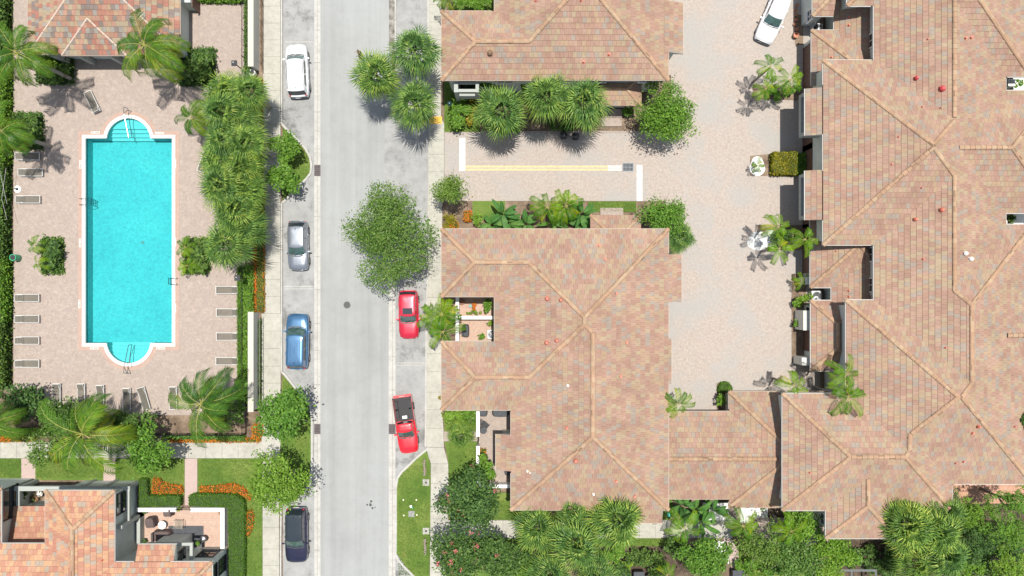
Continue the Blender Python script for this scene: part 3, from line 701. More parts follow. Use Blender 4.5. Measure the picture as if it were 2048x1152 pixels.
# grass islands and lawns
def lawn(pts, z=.10): return slab('lawn', pts, z, GRASS, .18)
lawn([(566, 252), (584, 272), (606, 295), (619, 316), (621, 345), (598, 371), (566, 400)])
lawn([(566, 750), (583, 770), (610, 798), (622, 835), (622, 935), (608, 983), (585, 1000), (563, 1008), (561, 960), (562, 884), (562, 800)])
lawn([(853, 900), (861.5, 930), (861, 1040), (859, 1160), (836, 1158), (810, 1130), (793.5, 1106), (793.5, 975), (797, 957), (806, 944)])
lawn(rect(-60, 916.5, 44, 960)); lawn(rect(72, 916.5, 208, 960)); lawn(rect(232, 916.5, 370, 990), .101)
lawn([(396, 916.5), (525.5, 916.5), (525.5, 1180), (484, 1180), (484, 1000), (396, 985)], .102)
lawn([(888.5, 820), (958, 820), (958, 862), (889, 862)], .09); lawn([(889, 883), (958, 883), (958, 1000), (975, 1035), (897.5, 1039), (897, 925)], .09)
lawn(rect(975, 985, 1045, 1039), .091); lawn(rect(888.5, 165, 960, 264), .092)
lawn(rect(1120, 1076, 1350, 1092), .09); lawn(rect(1176, 403, 1272, 424), .09); lawn(rect(1322, 1000, 1345, 1039), .09)
lawn(rect(896.5, 1076, 1060, 1160), .089); lawn(rect(1470, 1090, 1640, 1160), .088); lawn(rect(945, 402, 1010, 440), .07)
lawn(rect(906, -60, 1000, 24), .09)
slab('planting_bed', rect(1205, 1093, 1405, 1160), .02, DMULCH_SHADED); slab('planting_bed', rect(1640, 1078, 1900, 1160), .021, DMULCH_SHADED); slab('planting_bed', rect(1900, 1008, 2100, 1160), .022, DMULCH_SHADED); slab('planting_bed', rect(28, 778, 90, 866), .105, DMULCH_SHADED)  # south edge beds: heavy shade under the plants put into the mulch colour
# brick paths
slab('path', rect(44, 916.6, 72, 962), .108, PATHM); slab('path', rect(208, 916.6, 232, 962), .109, PATHM); slab('path', rect(370.5, 916.6, 395.5, 1010), .11, PATHM)
slab('path', rect(888, 862.5, 958, 882.5), .1, DECK); slab('path', [(1446, 1076), (1461, 1076), (1476, 1100), (1478, 1135), (1462, 1135), (1452, 1092)], .1, PATHM)
# motor court and entrance lane
slab('driveway', [(889, 266), (1342, 266), (1342, 150), (1308, 150), (1308, -300), (1640, -300), (1640, 860), (1330, 860), (1330, 402), (889, 402)], .03, DRIVE)
slab('driveway_edge', rect(889, 262, 1300, 266), .05, DECK)
slab('road_marking', rect(919, 276, 930.5, 342), .034, ROADWHITE, .002); slab('road_marking', rect(1273.5, 330, 1284.5, 402), .034, ROADWHITE, .002)
slab('road_marking', rect(931, 331.5, 1216, 335), .034, YELLOW, .002); slab('road_marking', rect(931, 337.5, 1216, 341), .034, YELLOW, .002)
slab('road_marking', rect(1216, 331.5, 1243, 335), .034, ROADWHITE, .002); slab('road_marking', rect(1216, 337.5, 1243, 341), .034, ROADWHITE, .002)
for y in (83, 572, 577): slab('road_marking', rect(569, y, 627, y + 1.6), .010, CURB, .002)
slab('road_marking', rect(793, 725, 849, 726.6), .012, CURB, .002); slab('road_marking', rect(793, 729.5, 849, 731), .012, CURB, .002)
# planting beds in the motor court
def bed(pts, z=.07, mat=MULCH): return slab('planting_bed', pts, z, mat, .1)
bed([(1505, 170), (1540, 172), (1603, 172), (1603, 201), (1505, 198)]); bed(rect(1590, 30, 1606, 90)); bed([(1500, 312), (1540, 308), (1606, 308), (1606, 352), (1500, 352)])
bed([(1515, 450), (1606, 450), (1606, 500), (1516, 498)]); bed(rect(1583, 548, 1612, 725)); bed([(1433, 766), (1447, 762), (1461, 770), (1461, 823), (1433, 823)])
mb = MB()
for cx, cy, rx, ry in ((1514, 333, 15, 20), (1516, 482, 22, 19), (1540, 478, 16, 18)):
    mb.prism(P2([(cx + rx * math.cos(t) * (1 + .12 * math.sin(3 * t)), cy + ry * math.sin(t)) for t in [2 * math.pi * i / 24 for i in range(24)]]), 0, .09 + cx * 1e-5)
tag(mb.build('gravel_bed', GRAVEL), kind='structure')
mb = MB(); mb.prism(P2([(1428, 1082), (1452, 1082), (1458, 1100), (1457, 1128), (1440, 1110), (1425, 1092)]), 0, .1); mb.prism(P2(rect(1405, 1005, 1470, 1040)), 0, .085)
mb.prism(P2(rect(1480, 1010, 1535, 1045)), 0, .085)
tag(mb.build('gravel_bed', GRAVEL), kind='structure')
slab('planting_bed', rect(514.5, 150, 527, 620), .08, MULCH)
slab('terrace', rect(1500, 1035, 1680, 1090), .1, DECK)

for q in (rect(78, 108, 149, 168), rect(362, 100, 432, 172), rect(28, 228, 87, 298), rect(88, 477, 129, 546), rect(372, 477, 420, 546)): slab('planting_bed', q, .115, DMULCH_SHADED, .1)
# grass blades: one lot of ground cover scattered over the lawns
rs = np.random.RandomState(3); Q = []
areas = [(566, 256, 618, 396), (566, 760, 620, 990), (797, 930, 860, 1150), (0, 917, 44, 955), (73, 917, 207, 955), (233, 917, 369, 985), (397, 917, 525, 985), (486, 985, 525, 1150),
         (889, 821, 957, 861), (898, 884, 957, 1035), (976, 1000, 1044, 1038), (889, 167, 958, 263), (1121, 1077, 1349, 1091), (1177, 404, 1271, 423), (1471, 1091, 1639, 1150), (907, 0, 999, 23)]
tri = [(566, 252, 620, 256)]
for x0, y0, x1, y1 in areas:
    n = int((x1 - x0) * (y1 - y0) * 0.55)
    px = x0 + rs.rand(n) * (x1 - x0); py = y0 + rs.rand(n) * (y1 - y0)
    ok = np.ones(n, bool)
    if x0 == 566 and y0 == 256: ok = (px < 566 + (py - 250) * 1.0) & (px < 620) & (px < 566 + (402 - py) * .95)
    if x0 == 797: ok = (px - 797) > (952 - py) * 1.1
    if x0 == 566 and y0 == 760: ok = px < 566 + (py - 748) * .9
    px, py = px[ok], py[ok]; n = len(px)
    X = (px - 1024) / PPM; Y = (576 - py) / PPM; a = rs.rand(n) * 6.283; L = .05 + rs.rand(n) * .06; w = .014
    z0 = .095; c, s_ = np.cos(a), np.sin(a); q = np.zeros((n, 4, 3))
    q[:, 0] = np.stack([X - s_ * w, Y + c * w, np.full(n, z0)], 1); q[:, 1] = np.stack([X + s_ * w, Y - c * w, np.full(n, z0)], 1)
    q[:, 2] = np.stack([X + c * L + s_ * w * .3, Y + s_ * L - c * w * .3, z0 + .03 + L * .5], 1); q[:, 3] = np.stack([X + c * L - s_ * w * .3, Y + s_ * L + c * w * .3, z0 + .03 + L * .5], 1)
    Q.append(q)
GBL = leaf_mat('grass_blades', [(0.070, 0.125, 0.020), (0.10, 0.16, 0.028), (0.15, 0.20, 0.045)], .2, .6, 0.0)
tag(quads('grass', np.concatenate(Q), GBL), kind='stuff')

# ---------------------------------------------------------------- pool
def pool_outline(o, n=22):
    x0, x1, y0, y1 = 172 - o, 345 + o, 277 - o, 686 + o; pts = [(x0, y0)]
    cx, r = 258, 44 + o
    cy = 281; dx = math.sqrt(max(0, r * r - (cy - y0) ** 2)); a0 = math.atan2(cy - y0, -dx); a1 = math.atan2(cy - y0, dx)
    for i in range(n + 1):
        t = a0 + (a1 - a0) * i / n; pts.append((cx + r * math.cos(t), cy - r * math.sin(t)))
    pts += [(x1, y0), (x1, y1)]
    cy = 682; dx = math.sqrt(max(0, r * r - (y1 - cy) ** 2)); a0 = math.atan2(y1 - cy, dx); a1 = math.atan2(y1 - cy, -dx)
    for i in range(n + 1):
        t = a0 + (a1 - a0) * i / n; pts.append((cx + r * math.cos(t), cy + r * math.sin(t)))
    pts.append((x0, y1)); return pts
def ring_slab(name, outer, inner, z, depth, mat, kind='structure', parent=None):
    mb = MB(); o = P2(outer); i = P2(inner)
    tr = tessellate_polygon([[Vector((x, y, 0)) for x, y in o], [Vector((x, y, 0)) for x, y in i]])
    allp = o + i
    for t in tr:
        p = [allp[k] for k in t]
        if (p[1][0] - p[0][0]) * (p[2][1] - p[0][1]) - (p[2][0] - p[0][0]) * (p[1][1] - p[0][1]) < 0: p = p[::-1]
        mb.poly([(x, y, z) for x, y in p])
    for lst in (o, i):
        for k in range(len(lst)):
            a, b = lst[k], lst[(k + 1) % len(lst)]; mb.poly([(a[0], a[1], z - depth), (b[0], b[1], z - depth), (b[0], b[1], z), (a[0], a[1], z)])
    ob = mb.build(name, mat, parent)
    if kind and parent is None: tag(ob, kind=kind)
    return ob
deck = ring_slab('pool_deck', rect(28, -120, 491, 830), pool_outline(15), .10, .25, DECK)
ring_slab('pool_border', pool_outline(14.9), pool_outline(6.6), .102, .25, BORDER)
pool = thing('swimming_pool', 'turquoise rectangular swimming pool with rounded step bays at both ends', 'pool', W(258, 480, 0))
pbv = Vector(W(258, 480, 0))
def pchild(o): o.parent = pool; o.location = -pbv; return o
pchild(ring_slab('coping', pool_outline(6.5), pool_outline(0), .135, .4, simple('coping_stone', (0.60, 0.60, 0.575), .7, var=.08, scale=3), parent=None, kind=None))
PLAST = ground_mat('pool_plaster', (0.20, 0.50, 0.50), (0.175, 0.46, 0.47), (0.225, 0.53, 0.52), 0.3, 3.0, fine=9, bstr=.05, rough=.6)
PLASTL = simple('pool_step_plaster', (0.38, 0.58, 0.56), .6, var=.04)
mb = MB(); o = P2(pool_outline(0.0)); zf = -1.25
ow = P2(pool_outline(0.02))
for k in range(len(o)):
    a, b = o[k], o[(k + 1) % len(o)]; mb.poly([(a[0], a[1], zf), (b[0], b[1], zf), (b[0], b[1], -.1), (a[0], a[1], -.1)])
mb.poly([(x, y, zf) for x, y in P2(rect(165, 225, 352, 740))][::-1])
basin = mb.build('basin', PLAST); pchild(basin)
mb = MB()
def seg(cy, r, ylim, top):
    pts = []; dy = abs(cy - ylim); s_ = math.acos(max(-1, min(1, ((cy - ylim) if top else (ylim - cy)) / r)))
    for i in range(21):
        t = -s_ + 2 * s_ * i / 20; pts.append((258 + r * math.sin(t), cy - r * math.cos(t) if top else cy + r * math.cos(t)))
    return pts
for i, (yl, z) in enumerate(((278.5, -.95), (272, -.75), (264.5, -.55), (257, -.32))): mb.prism(P2(seg(281, 43.9 - i * .05, yl, True)), zf, z)
for i, (yl, z) in enumerate(((685, -.95), (692, -.75), (699.5, -.55), (707, -.32))): mb.prism(P2(seg(682, 43.9 - i * .05, yl, False)), zf, z)
pchild(mb.build('steps', PLASTL))
mb = MB(); p = W(273, 483, 0); mb.lathe((p.x, p.y, zf + .002), [(.16, 0), (.16, .02)], 14); pchild(mb.build('drain', CURB))
m, nd, ln, bs = newmat('pool_water'); nd.remove(bs)
tr = nd.new('ShaderNodeBsdfTransparent'); tr.inputs[0].default_value = (0.42, 0.93, 0.94, 1)
gl = nd.new('ShaderNodeBsdfGlossy'); gl.inputs['Roughness'].default_value = 0.08
fz = nd.new('ShaderNodeFresnel'); fz.inputs[0].default_value = 1.33
bp = nd.new('ShaderNodeBump'); bp.inputs['Strength'].default_value = .5; bp.inputs['Distance'].default_value = .04
ln.new(noise(nd, ln, coords(nd), 3.2, 4, .7), bp.inputs['Height']); ln.new(bp.outputs[0], gl.inputs['Normal']); ln.new(bp.outputs[0], fz.inputs['Normal'])
tc = ramp(nd, ln, noise(nd, ln, coords(nd), 7.5, 5, .8), [(0.40, (0.33, 0.76, 0.80)), (0.62, (0.47, 0.85, 0.87))]); ln.new(tc, tr.inputs[0])  # caustic light speckle painted into the water tint
mx = nd.new('ShaderNodeMixShader'); ln.new(fz.outputs[0], mx.inputs[0]); ln.new(tr.outputs[0], mx.inputs[1]); ln.new(gl.outputs[0], mx.inputs[2])
ln.new(mx.outputs[0], nd['Material Output'].inputs[0]); WATER = m
mb = MB(); mb.poly([(x, y, -.02) for x, y in P2(pool_outline(0.1))][::-1]); tag(pchild(mb.build('water', WATER)))
# depth marker plates set in the border
mk = simple('marker_tile', (0.50, 0.49, 0.46), .5, var=.04); n_ = 0
for x, y, v in ((192, 265.5, 0), (320, 266.5, 0), (162, 329, 1), (351, 327, 1), (161.5, 486, 1), (351, 484, 1), (160, 608, 1), (351, 616, 1), (190, 696.5, 0), (322, 696.5, 0)):
    mb = MB(); a, b = (8.5, 2) if not v else (2, 8.5)
    mb.prism(P2(rect(x - a, y - b, x + a, y + b)), .10, .108)
    for k in range(-3, 4):
        if k in (-1,): continue
        if v: mb.prism(P2(rect(x - 1.0, y + k * 2.1 - .5, x + 1.0, y + k * 2.1 + .5)), .10, .1095, 1)
        else: mb.prism(P2(rect(x + k * 2.1 - .5, y - 1.0, x + k * 2.1 + .5, y + 1.0)), .10, .1095, 1)
    pchild(mb.build('depth_marker', [mk, DARKM]))
# rails and ladders
def rail(pts, r=.028):
    mb = MB(); mb.tube([Vector(p) for p in pts], r, 7); return mb
def w3(x, y, z): return W(x, y, 0) + Vector((0, 0, z)) if False else W(x, y, z)
for lab, pts in (('chrome grab rail standing in the north step bay of the pool', [(247, 228, .1), (248, 214, .9), (256, 217, .9), (257, 228, .1)]), ('chrome grab rail standing in the south step bay of the pool', [(248, 734, .1), (247, 746, .9), (255, 747, .9), (256, 734, .1)])):
    t = thing('grab_rail', lab, 'pool rail', W(pts[0][0], pts[0][1], .1)); b0 = W(pts[0][0], pts[0][1], .1)
    q = [w3(*p) - b0 for p in pts]
    rail(q).build('loop', CHROME, t)
    ys = (228, 275) if 'north' in lab else (734, 690)
    rail([w3(248, ys[0], .8) - b0, w3(257, ys[1], .55) - b0, w3(264, ys[1] + (1 if ys[1] < 400 else -1), -.2) - b0, w3(260, (ys[0] + ys[1]) / 2, .5) - b0, w3(257, ys[0], .8) - b0]).build('rail', CHROME, t)
for lab, xa, xb, y0, y1 in (('chrome pool ladder on the west side of the pool', 158, 183, 397, 409), ('chrome pool ladder on the east side of the pool', 354, 337, 556, 568)):
    b0 = W(xa, y0, .1); t = thing('pool_ladder', lab, 'pool ladder', b0)
    for y in (y0, y1):
        mb = MB(); mb.tube([w3(xa, y, .1) - b0, w3(xa + (xb - xa) * .2, y, .75) - b0, w3(xa + (xb - xa) * .6, y, .75) - b0, w3(xb, y, .2) - b0, w3(xb, y, -.9) - b0], .028, 7); mb.build('rail', CHROME, t)
    for z in (-.1, -.45, -.8):
        mb = MB(); mb.bar(w3(xb, y0, z) - b0, w3(xb, y1, z) - b0, .035); mb.build('step', CHROME, t)

# ---------------------------------------------------------------- walls, gates, fences
def wallthing(name, label, cat, pts, w, z, mat, capm=None, capw=None):
    b0 = W(pts[0][0], pts[0][1], 0); t = thing(name, label, cat, b0)
    q = [Vector(p) - b0.xy for p in P2(pts)]
    def seg_(ww, z0, z1, m, nm, ext):
        mb = MB()
        for a, b in zip(q, q[1:]):
            d = (b - a).normalized(); n = Vector((-d.y, d.x)) * ww / 2; e = d * ext
            mb.prism([a - e + n, a - e - n, b + e - n, b + e + n], z0, z1 + (0.002 if a is not q[0] else 0), bottom=True)
        return mb.build(nm, m, t)
    seg_(w, -.05, z, mat, 'wall', w / 2 - .004)
    if capm: seg_(capw or w + .1, z, z + .07, capm, 'coping', (capw or w + .1) / 2)
    return t
for i, (y0, y1, lab) in enumerate(((-40, 139, 'cream street wall with vine trellis beside the pavement, north of the fan palm row'), (628, 812, 'cream street wall with vine trellis beside the pavement, south of the fan palm row'))):
    t = wallthing('garden_wall', lab, 'wall', [(515, y0), (515, y1)], .30, 1.9, STUCCO_W, CAPM, .5)
    mb = MB(); b0 = W(515, y0, 0)
    for k in range(int((y1 - y0) / 14)):
        y = y0 + 7 + k * 14
        mb.bar(W(519, y, .2) - b0, W(519.6, y + 3, 1.7) - b0, .02, 4)
    mb.bar(W(519, y0 + 4, .9) - b0, W(519, y1 - 4, .9) - b0, .025, 4); mb.bar(W(519, y0 + 4, 1.6) - b0, W(519, y1 - 4, 1.6) - b0, .025, 4)
    mb.build('trellis', BARK, t)
wallthing('patio_wall', 'white patio wall enclosing the furnished patio of the south-west townhouse', 'wall', [(288, 1013.5), (358, 1013.5)], .32, 1.0, WALLW, WALLW, .36)
wallthing('patio_wall', 'white L-shaped patio wall between the furnished patio and the clipped hedge', 'wall', [(394, 1013.5), (453, 1013.5), (453, 1086)], .32, 1.0, WALLW, WALLW, .36)
wallthing('patio_wall', 'white garden wall beside the small round cafe table, north of the patio gate', 'wall', [(957, 822), (957, 865)], .28, 1.2, WALLW, WALLW, .3)
wallthing('patio_wall', 'white garden wall south of the patio gate, beside the narrow planter', 'wall', [(957, 890), (957, 955), (957, 966), (1022, 966)], .28, 1.2, WALLW, WALLW, .3)
wallthing('patio_wall', 'white wall facing the street at the small light court with the two yards', 'wall', [(917, 596), (917, 681)], .24, 1.6, WALLW, WALLW, .3)
wallthing('patio_wall', 'white wall dividing the two small yards of the light court', 'wall', [(921, 634), (986, 634)], .24, 1.6, WALLW, WALLW, .3)
slab('patio_paving', rect(286, 1012, 455, 1095), .1, PATIO); slab('patio_paving', rect(957, 818, 1024, 966), .1, DECK)
slab('patio_paving', rect(915, 590, 990, 684), .1, PATIO)
slab('patio_paving', rect(2000, 150, 2090, 190), 2.0, STUCCO_W, .1); slab('patio_paving', rect(2000, 420, 2090, 460), 2.0, STUCCO_W, .1)
def gate(label, x0, y0, x1, y1, h):
    b0 = W(x0, y0, 0); t = thing('gate', label, 'gate', b0); a = Vector((0, 0, 0)); b = W(x1, y1, 0) - b0
    mb = MB(); mb.bar(a + Vector((0, 0, .15)), b + Vector((0, 0, .15)), .025, 4); mb.bar(a + Vector((0, 0, h)), b + Vector((0, 0, h)), .03, 4)
    n = max(4, int(b.length / .12))
    for i in range(n + 1): c = a + b * i / n; mb.bar(c + Vector((0, 0, .1)), c + Vector((0, 0, h + .05)), .012, 4)
    mb.build('bars', DARKM, t)
    mb = MB(); mb.bar(a, a + Vector((0, 0, h + .2)), .045, 6); mb.build('post', DARKM, t); mb = MB(); mb.bar(b, b + Vector((0, 0, h + .2)), .045, 6); mb.build('post', DARKM, t)
gate('dark metal gate between the white patio walls at the end of the brick path', 361, 1013, 391, 1013, 1.1)
gate('dark metal gate in the white garden wall beside the narrow planter', 957, 867, 957, 888, 1.1)
def fence(label, pts, h=1.3):
    b0 = W(pts[0][0], pts[0][1], 0); t = thing('metal_fence', label, 'fence', b0)
    for p, q in zip(pts, pts[1:]):
        a = W(p[0], p[1], 0) - b0; b = W(q[0], q[1], 0) - b0; L = (b - a).length; n = int(L / .13); mb = MB()
        mb.bar(a + Vector((0, 0, .15)), b + Vector((0, 0, .15)), .02, 4); mb.bar(a + Vector((0, 0, h)), b + Vector((0, 0, h)), .028, 4)
        for i in range(n): c = a + (b - a) * i / n; mb.bar(c + Vector((0, 0, .05)), c + Vector((0, 0, h)), .009, 3, cap=False)
        mb.build('bars', DARKM, t)
        k = int(L / 2.4)
        for i in range(k + 1):
            c = a + (b - a) * i / k; m2 = MB(); m2.bar(c, c + Vector((0, 0, h + .12)), .04, 5); m2.build('post', DARKM, t)
fence('dark metal fence round the pool deck, along the east and south sides', [(493, -40), (493, 866), (-20, 866)])
# ---------------------------------------------------------------- vegetation
L_OAK = leaf_mat('leaf_oak', [(0.05, 0.115, 0.018), (0.085, 0.17, 0.028), (0.13, 0.225, 0.042), (0.18, 0.26, 0.07)], .28)
L_GREEN = leaf_mat('leaf_green', [(0.055, 0.14, 0.018), (0.09, 0.20, 0.025), (0.13, 0.26, 0.034), (0.18, 0.31, 0.05)], .32)
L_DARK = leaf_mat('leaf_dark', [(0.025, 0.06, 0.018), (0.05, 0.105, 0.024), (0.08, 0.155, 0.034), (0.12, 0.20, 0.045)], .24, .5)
L_LIME = leaf_mat('leaf_lime', [(0.09, 0.18, 0.02), (0.12, 0.235, 0.025), (0.17, 0.29, 0.035), (0.21, 0.32, 0.06)], .3)
L_YEL = leaf_mat('leaf_croton', [(0.09, 0.11, 0.012), (0.17, 0.17, 0.014), (0.26, 0.22, 0.018), (0.13, 0.15, 0.016)], .25)
L_FAN = leaf_mat('leaf_fan_palm', [(0.042, 0.10, 0.028), (0.085, 0.175, 0.042), (0.14, 0.25, 0.052), (0.22, 0.33, 0.06), (0.36, 0.42, 0.10)], .28, .4, .25)
L_COCO = leaf_mat('leaf_coconut_palm', [(0.030, 0.09, 0.012), (0.06, 0.14, 0.016), (0.10, 0.19, 0.018), (0.19, 0.25, 0.02), (0.36, 0.30, 0.03)], .28, .38, .25)
L_ADO = leaf_mat('leaf_feather_palm', [(0.035, 0.11, 0.008), (0.08, 0.19, 0.010), (0.16, 0.27, 0.012), (0.38, 0.38, 0.02)], .3, .38, .2)
L_BAN = leaf_mat('leaf_paddle', [(0.035, 0.11, 0.025), (0.055, 0.155, 0.035), (0.085, 0.20, 0.05), (0.14, 0.25, 0.075)], .3, .3)
L_HEDGE = leaf_mat('leaf_hedge', [(0.05, 0.12, 0.012), (0.07, 0.155, 0.016), (0.10, 0.19, 0.022)], .2, .5, .1)
L_FLOW = leaf_mat('petal_orange', [(0.50, 0.06, 0.015), (0.58, 0.13, 0.015), (0.55, 0.20, 0.02), (0.16, 0.15, 0.02)], .2, .6, .1)
L_PINK = leaf_mat('petal_pink', [(0.55, 0.09, 0.16), (0.50, 0.16, 0.18), (0.45, 0.2, 0.16)], .2, .6, .1)
L_DEAD = leaf_mat('leaf_dry', [(0.13, 0.10, 0.05), (0.22, 0.16, 0.09), (0.09, 0.06, 0.05)], .2, .8, .1)
PTRUNK = simple('palm_trunk', (0.25, 0.225, 0.19), .95, var=.3, scale=14, bmp=.6)

def unit(v): return v / np.maximum(1e-9, np.linalg.norm(v, axis=-1, keepdims=True))
def rhomb(P, A, B, L, Wd):
    """leaf-shaped quads at P along A, width dir B"""
    L = np.asarray(L)[:, None]; Wd = np.asarray(Wd)[:, None]
    return np.stack([P - A * L * .5, P + B * Wd * .5 - A * L * .08, P + A * L * .5, P - B * Wd * .5 - A * L * .08], 1)
def cloud(rs, n, centers, radii, size, flat=.8, up=.6, shell=.62, asp=.55):
    k = len(centers); w = np.array([r[0] * r[1] + r[2] * r[0] for r in radii]); idx = rs.choice(k, n, p=w / w.sum())
    d = unit(rs.randn(n, 3)); d[:, 2] = np.where(rs.rand(n) < .75, np.abs(d[:, 2]), d[:, 2]); rad = shell + (1 - shell) * rs.rand(n) ** .6
    rad *= 1 + .12 * rs.randn(n)
    P = np.array(centers)[idx] + d * np.array(radii)[idx] * rad[:, None]
    nn = unit(d * .7 + rs.randn(n, 3) * .55 + np.array([0, 0, up])); a = unit(np.cross(nn, rs.randn(n, 3))); b = np.cross(nn, a)
    L = size * (.65 + .7 * rs.rand(n))
    return rhomb(P, a, b, L, L * asp), rs.rand(n)
def clumps(rs, rx, ry, rz, n, cr, zc):
    """lumps spread through the volume of an uneven crown"""
    cs, rr = [], []
    ph = rs.rand(4) * 6.28
    while len(cs) < n:
        v = rs.randn(3); v /= np.linalg.norm(v); t = math.atan2(v[1], v[0])
        lob = 1 + .13 * math.sin(3 * t + ph[0]) + .11 * math.sin(5 * t + ph[1]) + .06 * math.sin(8 * t + ph[2])
        k = rs.rand() ** .4
        if v[2] < -.35: continue
        c = np.array([v[0] * rx * lob, v[1] * ry * lob, v[2] * rz]) * k * .84; c[2] += zc
        q = cr * (.6 + .7 * rs.rand()); cs.append(c); rr.append(np.array([q, q, q * .72]))
    return cs, rr
TALL = []
def limbs(t, rs, zc, rx, ry, rad, nb=6, mat=None):
    mb = MB(); h = zc * .62
    lean = rs.randn(2) * .12
    mb.tube([(0, 0, -.1), (lean[0] * .5, lean[1] * .5, h * .5), (lean[0], lean[1], h)], rad, 8, rad * .62)
    tr_ = mb.build('trunk', mat or BARK, t, smooth=True)
    mb = MB()
    for i in range(nb):
        a = 6.283 * i / nb + rs.rand() * .7; q = .45 + .35 * rs.rand()
        m_ = (math.cos(a) * rx * q * .5, math.sin(a) * ry * q * .5, h + (zc - h) * .7); e = (math.cos(a) * rx * q, math.sin(a) * ry * q, zc + .25 * rx * rs.rand())
        mb.tube([(lean[0], lean[1], h * .96), m_, e], rad * .5, 5, rad * .12)
        for s_ in (-1, 1):
            f = (m_[0] + (e[0] - m_[0]) * 1.1 + s_ * .3 * rx * rs.rand(), m_[1] + (e[1] - m_[1]) * 1.1 + s_ * .3 * ry * rs.rand(), e[2] + .15)
            mb.tube([m_, f], rad * .22, 4, rad * .06)
    mb.build('limbs', mat or BARK, tr_, smooth=True)
def tree(label, px, py, rx, ry, zc, mat, size=.2, dens=170, seed=1, name='tree', cat='tree', group=None, trunk=.13, flowers=None, ncl=None, cr=.36, rzf=.62, up=.6, fl=0, kindlab=None, asp=.55):
    """crown centre and half widths in photograph pixels, crown centre height zc"""
    rs = np.random.RandomState(seed); k = (CAMH - zc) / CAMH / PPM; rx *= k; ry *= k
    p = W(px, py, zc); t = thing(name, label, cat, (p.x, p.y, 0), group=group)
    rz = min(rx, ry) * rzf; m = min(rx, ry)
    cs, rr = clumps(rs, rx, ry, rz, ncl or max(10, int(26 * rx * ry / (m * m))), m * cr, zc)
    n = int(dens * (1.3 if mat in (L_GREEN, L_DARK) else 1.08) * rx * ry * 3.6 * (.2 / size) ** 1.6)
    Q, rn = cloud(rs, n, cs, rr, size, up=up, asp=asp)
    # sprigs leaving the outline uneven
    n2 = n // 9; d = unit(rs.randn(n2, 3) * np.array([1, 1, .5])); base = np.array(cs)[rs.choice(len(cs), n2)]
    P = base + d * m * cr * (1.05 + .45 * rs.rand(n2)[:, None]); a = unit(d + rs.randn(n2, 3) * .5); b = unit(np.cross(a, np.array([0, 0, 1.]) + rs.randn(n2, 3) * .4))
    L = size * (.7 + .6 * rs.rand(n2)); Q2 = rhomb(P, a, b, L, L * asp)
    Q = np.concatenate([Q, Q2]); rn = np.concatenate([rn, rs.rand(n2)])
    crown = quads('crown', Q, mat, t, np.stack([rn, rs.rand(len(Q))], 1))
    if fl:
        idx = rs.choice(len(cs), fl); F = []
        for i in idx:
            dd = unit(rs.randn(3)); dd[2] = abs(dd[2]); c = cs[i] + dd * rr[i]
            n_ = 16; o = rs.randn(n_, 3) * .10; nn = unit(rs.randn(n_, 3) + np.array([0, 0, 1.])); a = unit(np.cross(nn, rs.randn(n_, 3))); F.append(rhomb(c + o, a, np.cross(nn, a), np.full(n_, .13), np.full(n_, .10)))
        quads('blossom', np.concatenate(F), flowers or L_PINK, crown)
    if trunk: limbs(t, rs, zc, rx, ry, trunk)
    return t

# fan palms ---------------------------------------------------------------------
def fan_crown(seed, Rr=2.4, nf=34):
    rs = np.random.RandomState(seed); Q = []; U = []; P_ = MB()
    for i in range(nf):
        az = i * 2.39996 + rs.randn() * .2; el = 1.42 - 1.95 * (i / nf) ** 1.05 + rs.randn() * .1
        o = np.array([math.cos(az) * math.cos(el), math.sin(az) * math.cos(el), math.sin(el)])
        pl = Rr * (.26 + .32 * rs.rand()) * (.8 if el > .7 else 1); hub = o * pl; hub[2] -= .12 * pl
        P_.bar((0, 0, 0), tuple(hub), .022, 4, .014, cap=False)
        side = unit(np.cross(o, [0, 0, 1.]) + 1e-6); upv = np.cross(side, o)
        twist = rs.randn() * .35; side, upv = side * math.cos(twist) + upv * math.sin(twist), upv * math.cos(twist) - side * math.sin(twist)
        ns = 20; young = el > 1.15; spread = 1.3 if young else 2.0; base = rs.rand()
        for k in range(ns):
            f = (k + .5) / ns * 2 - 1; a = f * spread + rs.randn() * .03
            dr = o * math.cos(a) + side * math.sin(a); ln_ = Rr * (.66 if not young else .5) * (1 - .28 * abs(f)) * (.9 + .2 * rs.rand())
            mid = hub + dr * ln_ * .55 + upv * (.10 * (1 - abs(f))) ; droop = ln_ * (.20 + .15 * rs.rand() + .15 * (i / nf))
            tip = hub + dr * ln_ - np.array([0, 0, droop]) + rs.randn(3) * .03
            wv = np.cross(dr, upv); w = .046 * Rr / 2.4
            nrm = upv * .022
            for s_ in (-1, 1):
                cb = min(1, max(0, base * .55 + .05 + .15 * rs.randn() + (.0 if i < nf * .8 else .12))); Q.append([hub, hub * .4 + mid * .6 + nrm, mid + nrm, mid + wv * w * s_]); U.append((cb * .6, rs.rand()))
            Q.append([mid + wv * w, mid + nrm, tip, tip]); U.append((min(1, cb + .22), rs.rand())); Q.append([mid - wv * w, mid + nrm, tip + wv * .004, tip]); U.append((min(1, cb + .12), rs.rand()))
    Q = np.array(Q); q = Q[:, 3]; Q[:, 3] = np.where(np.linalg.norm(Q[:, 3] - Q[:, 2], axis=1, keepdims=True) < 1e-5, Q[:, 3] + .004, Q[:, 3])
    return Q, np.array(U), P_
def mesh_only(o): me = o.data; bpy.data.objects.remove(o); return me
PETI = simple('petiole', (0.16, 0.22, 0.06), .6, var=.2)
FANM = []
for sd_ in range(4):
    Q, U, P_ = fan_crown(sd_ + 1, 2.4, 31 + sd_ * 2); FANM.append((mesh_only(quads('fan_fronds', Q, L_FAN, None, U)), mesh_only(P_.build('petioles', PETI))))
RPALM = random.Random(5)
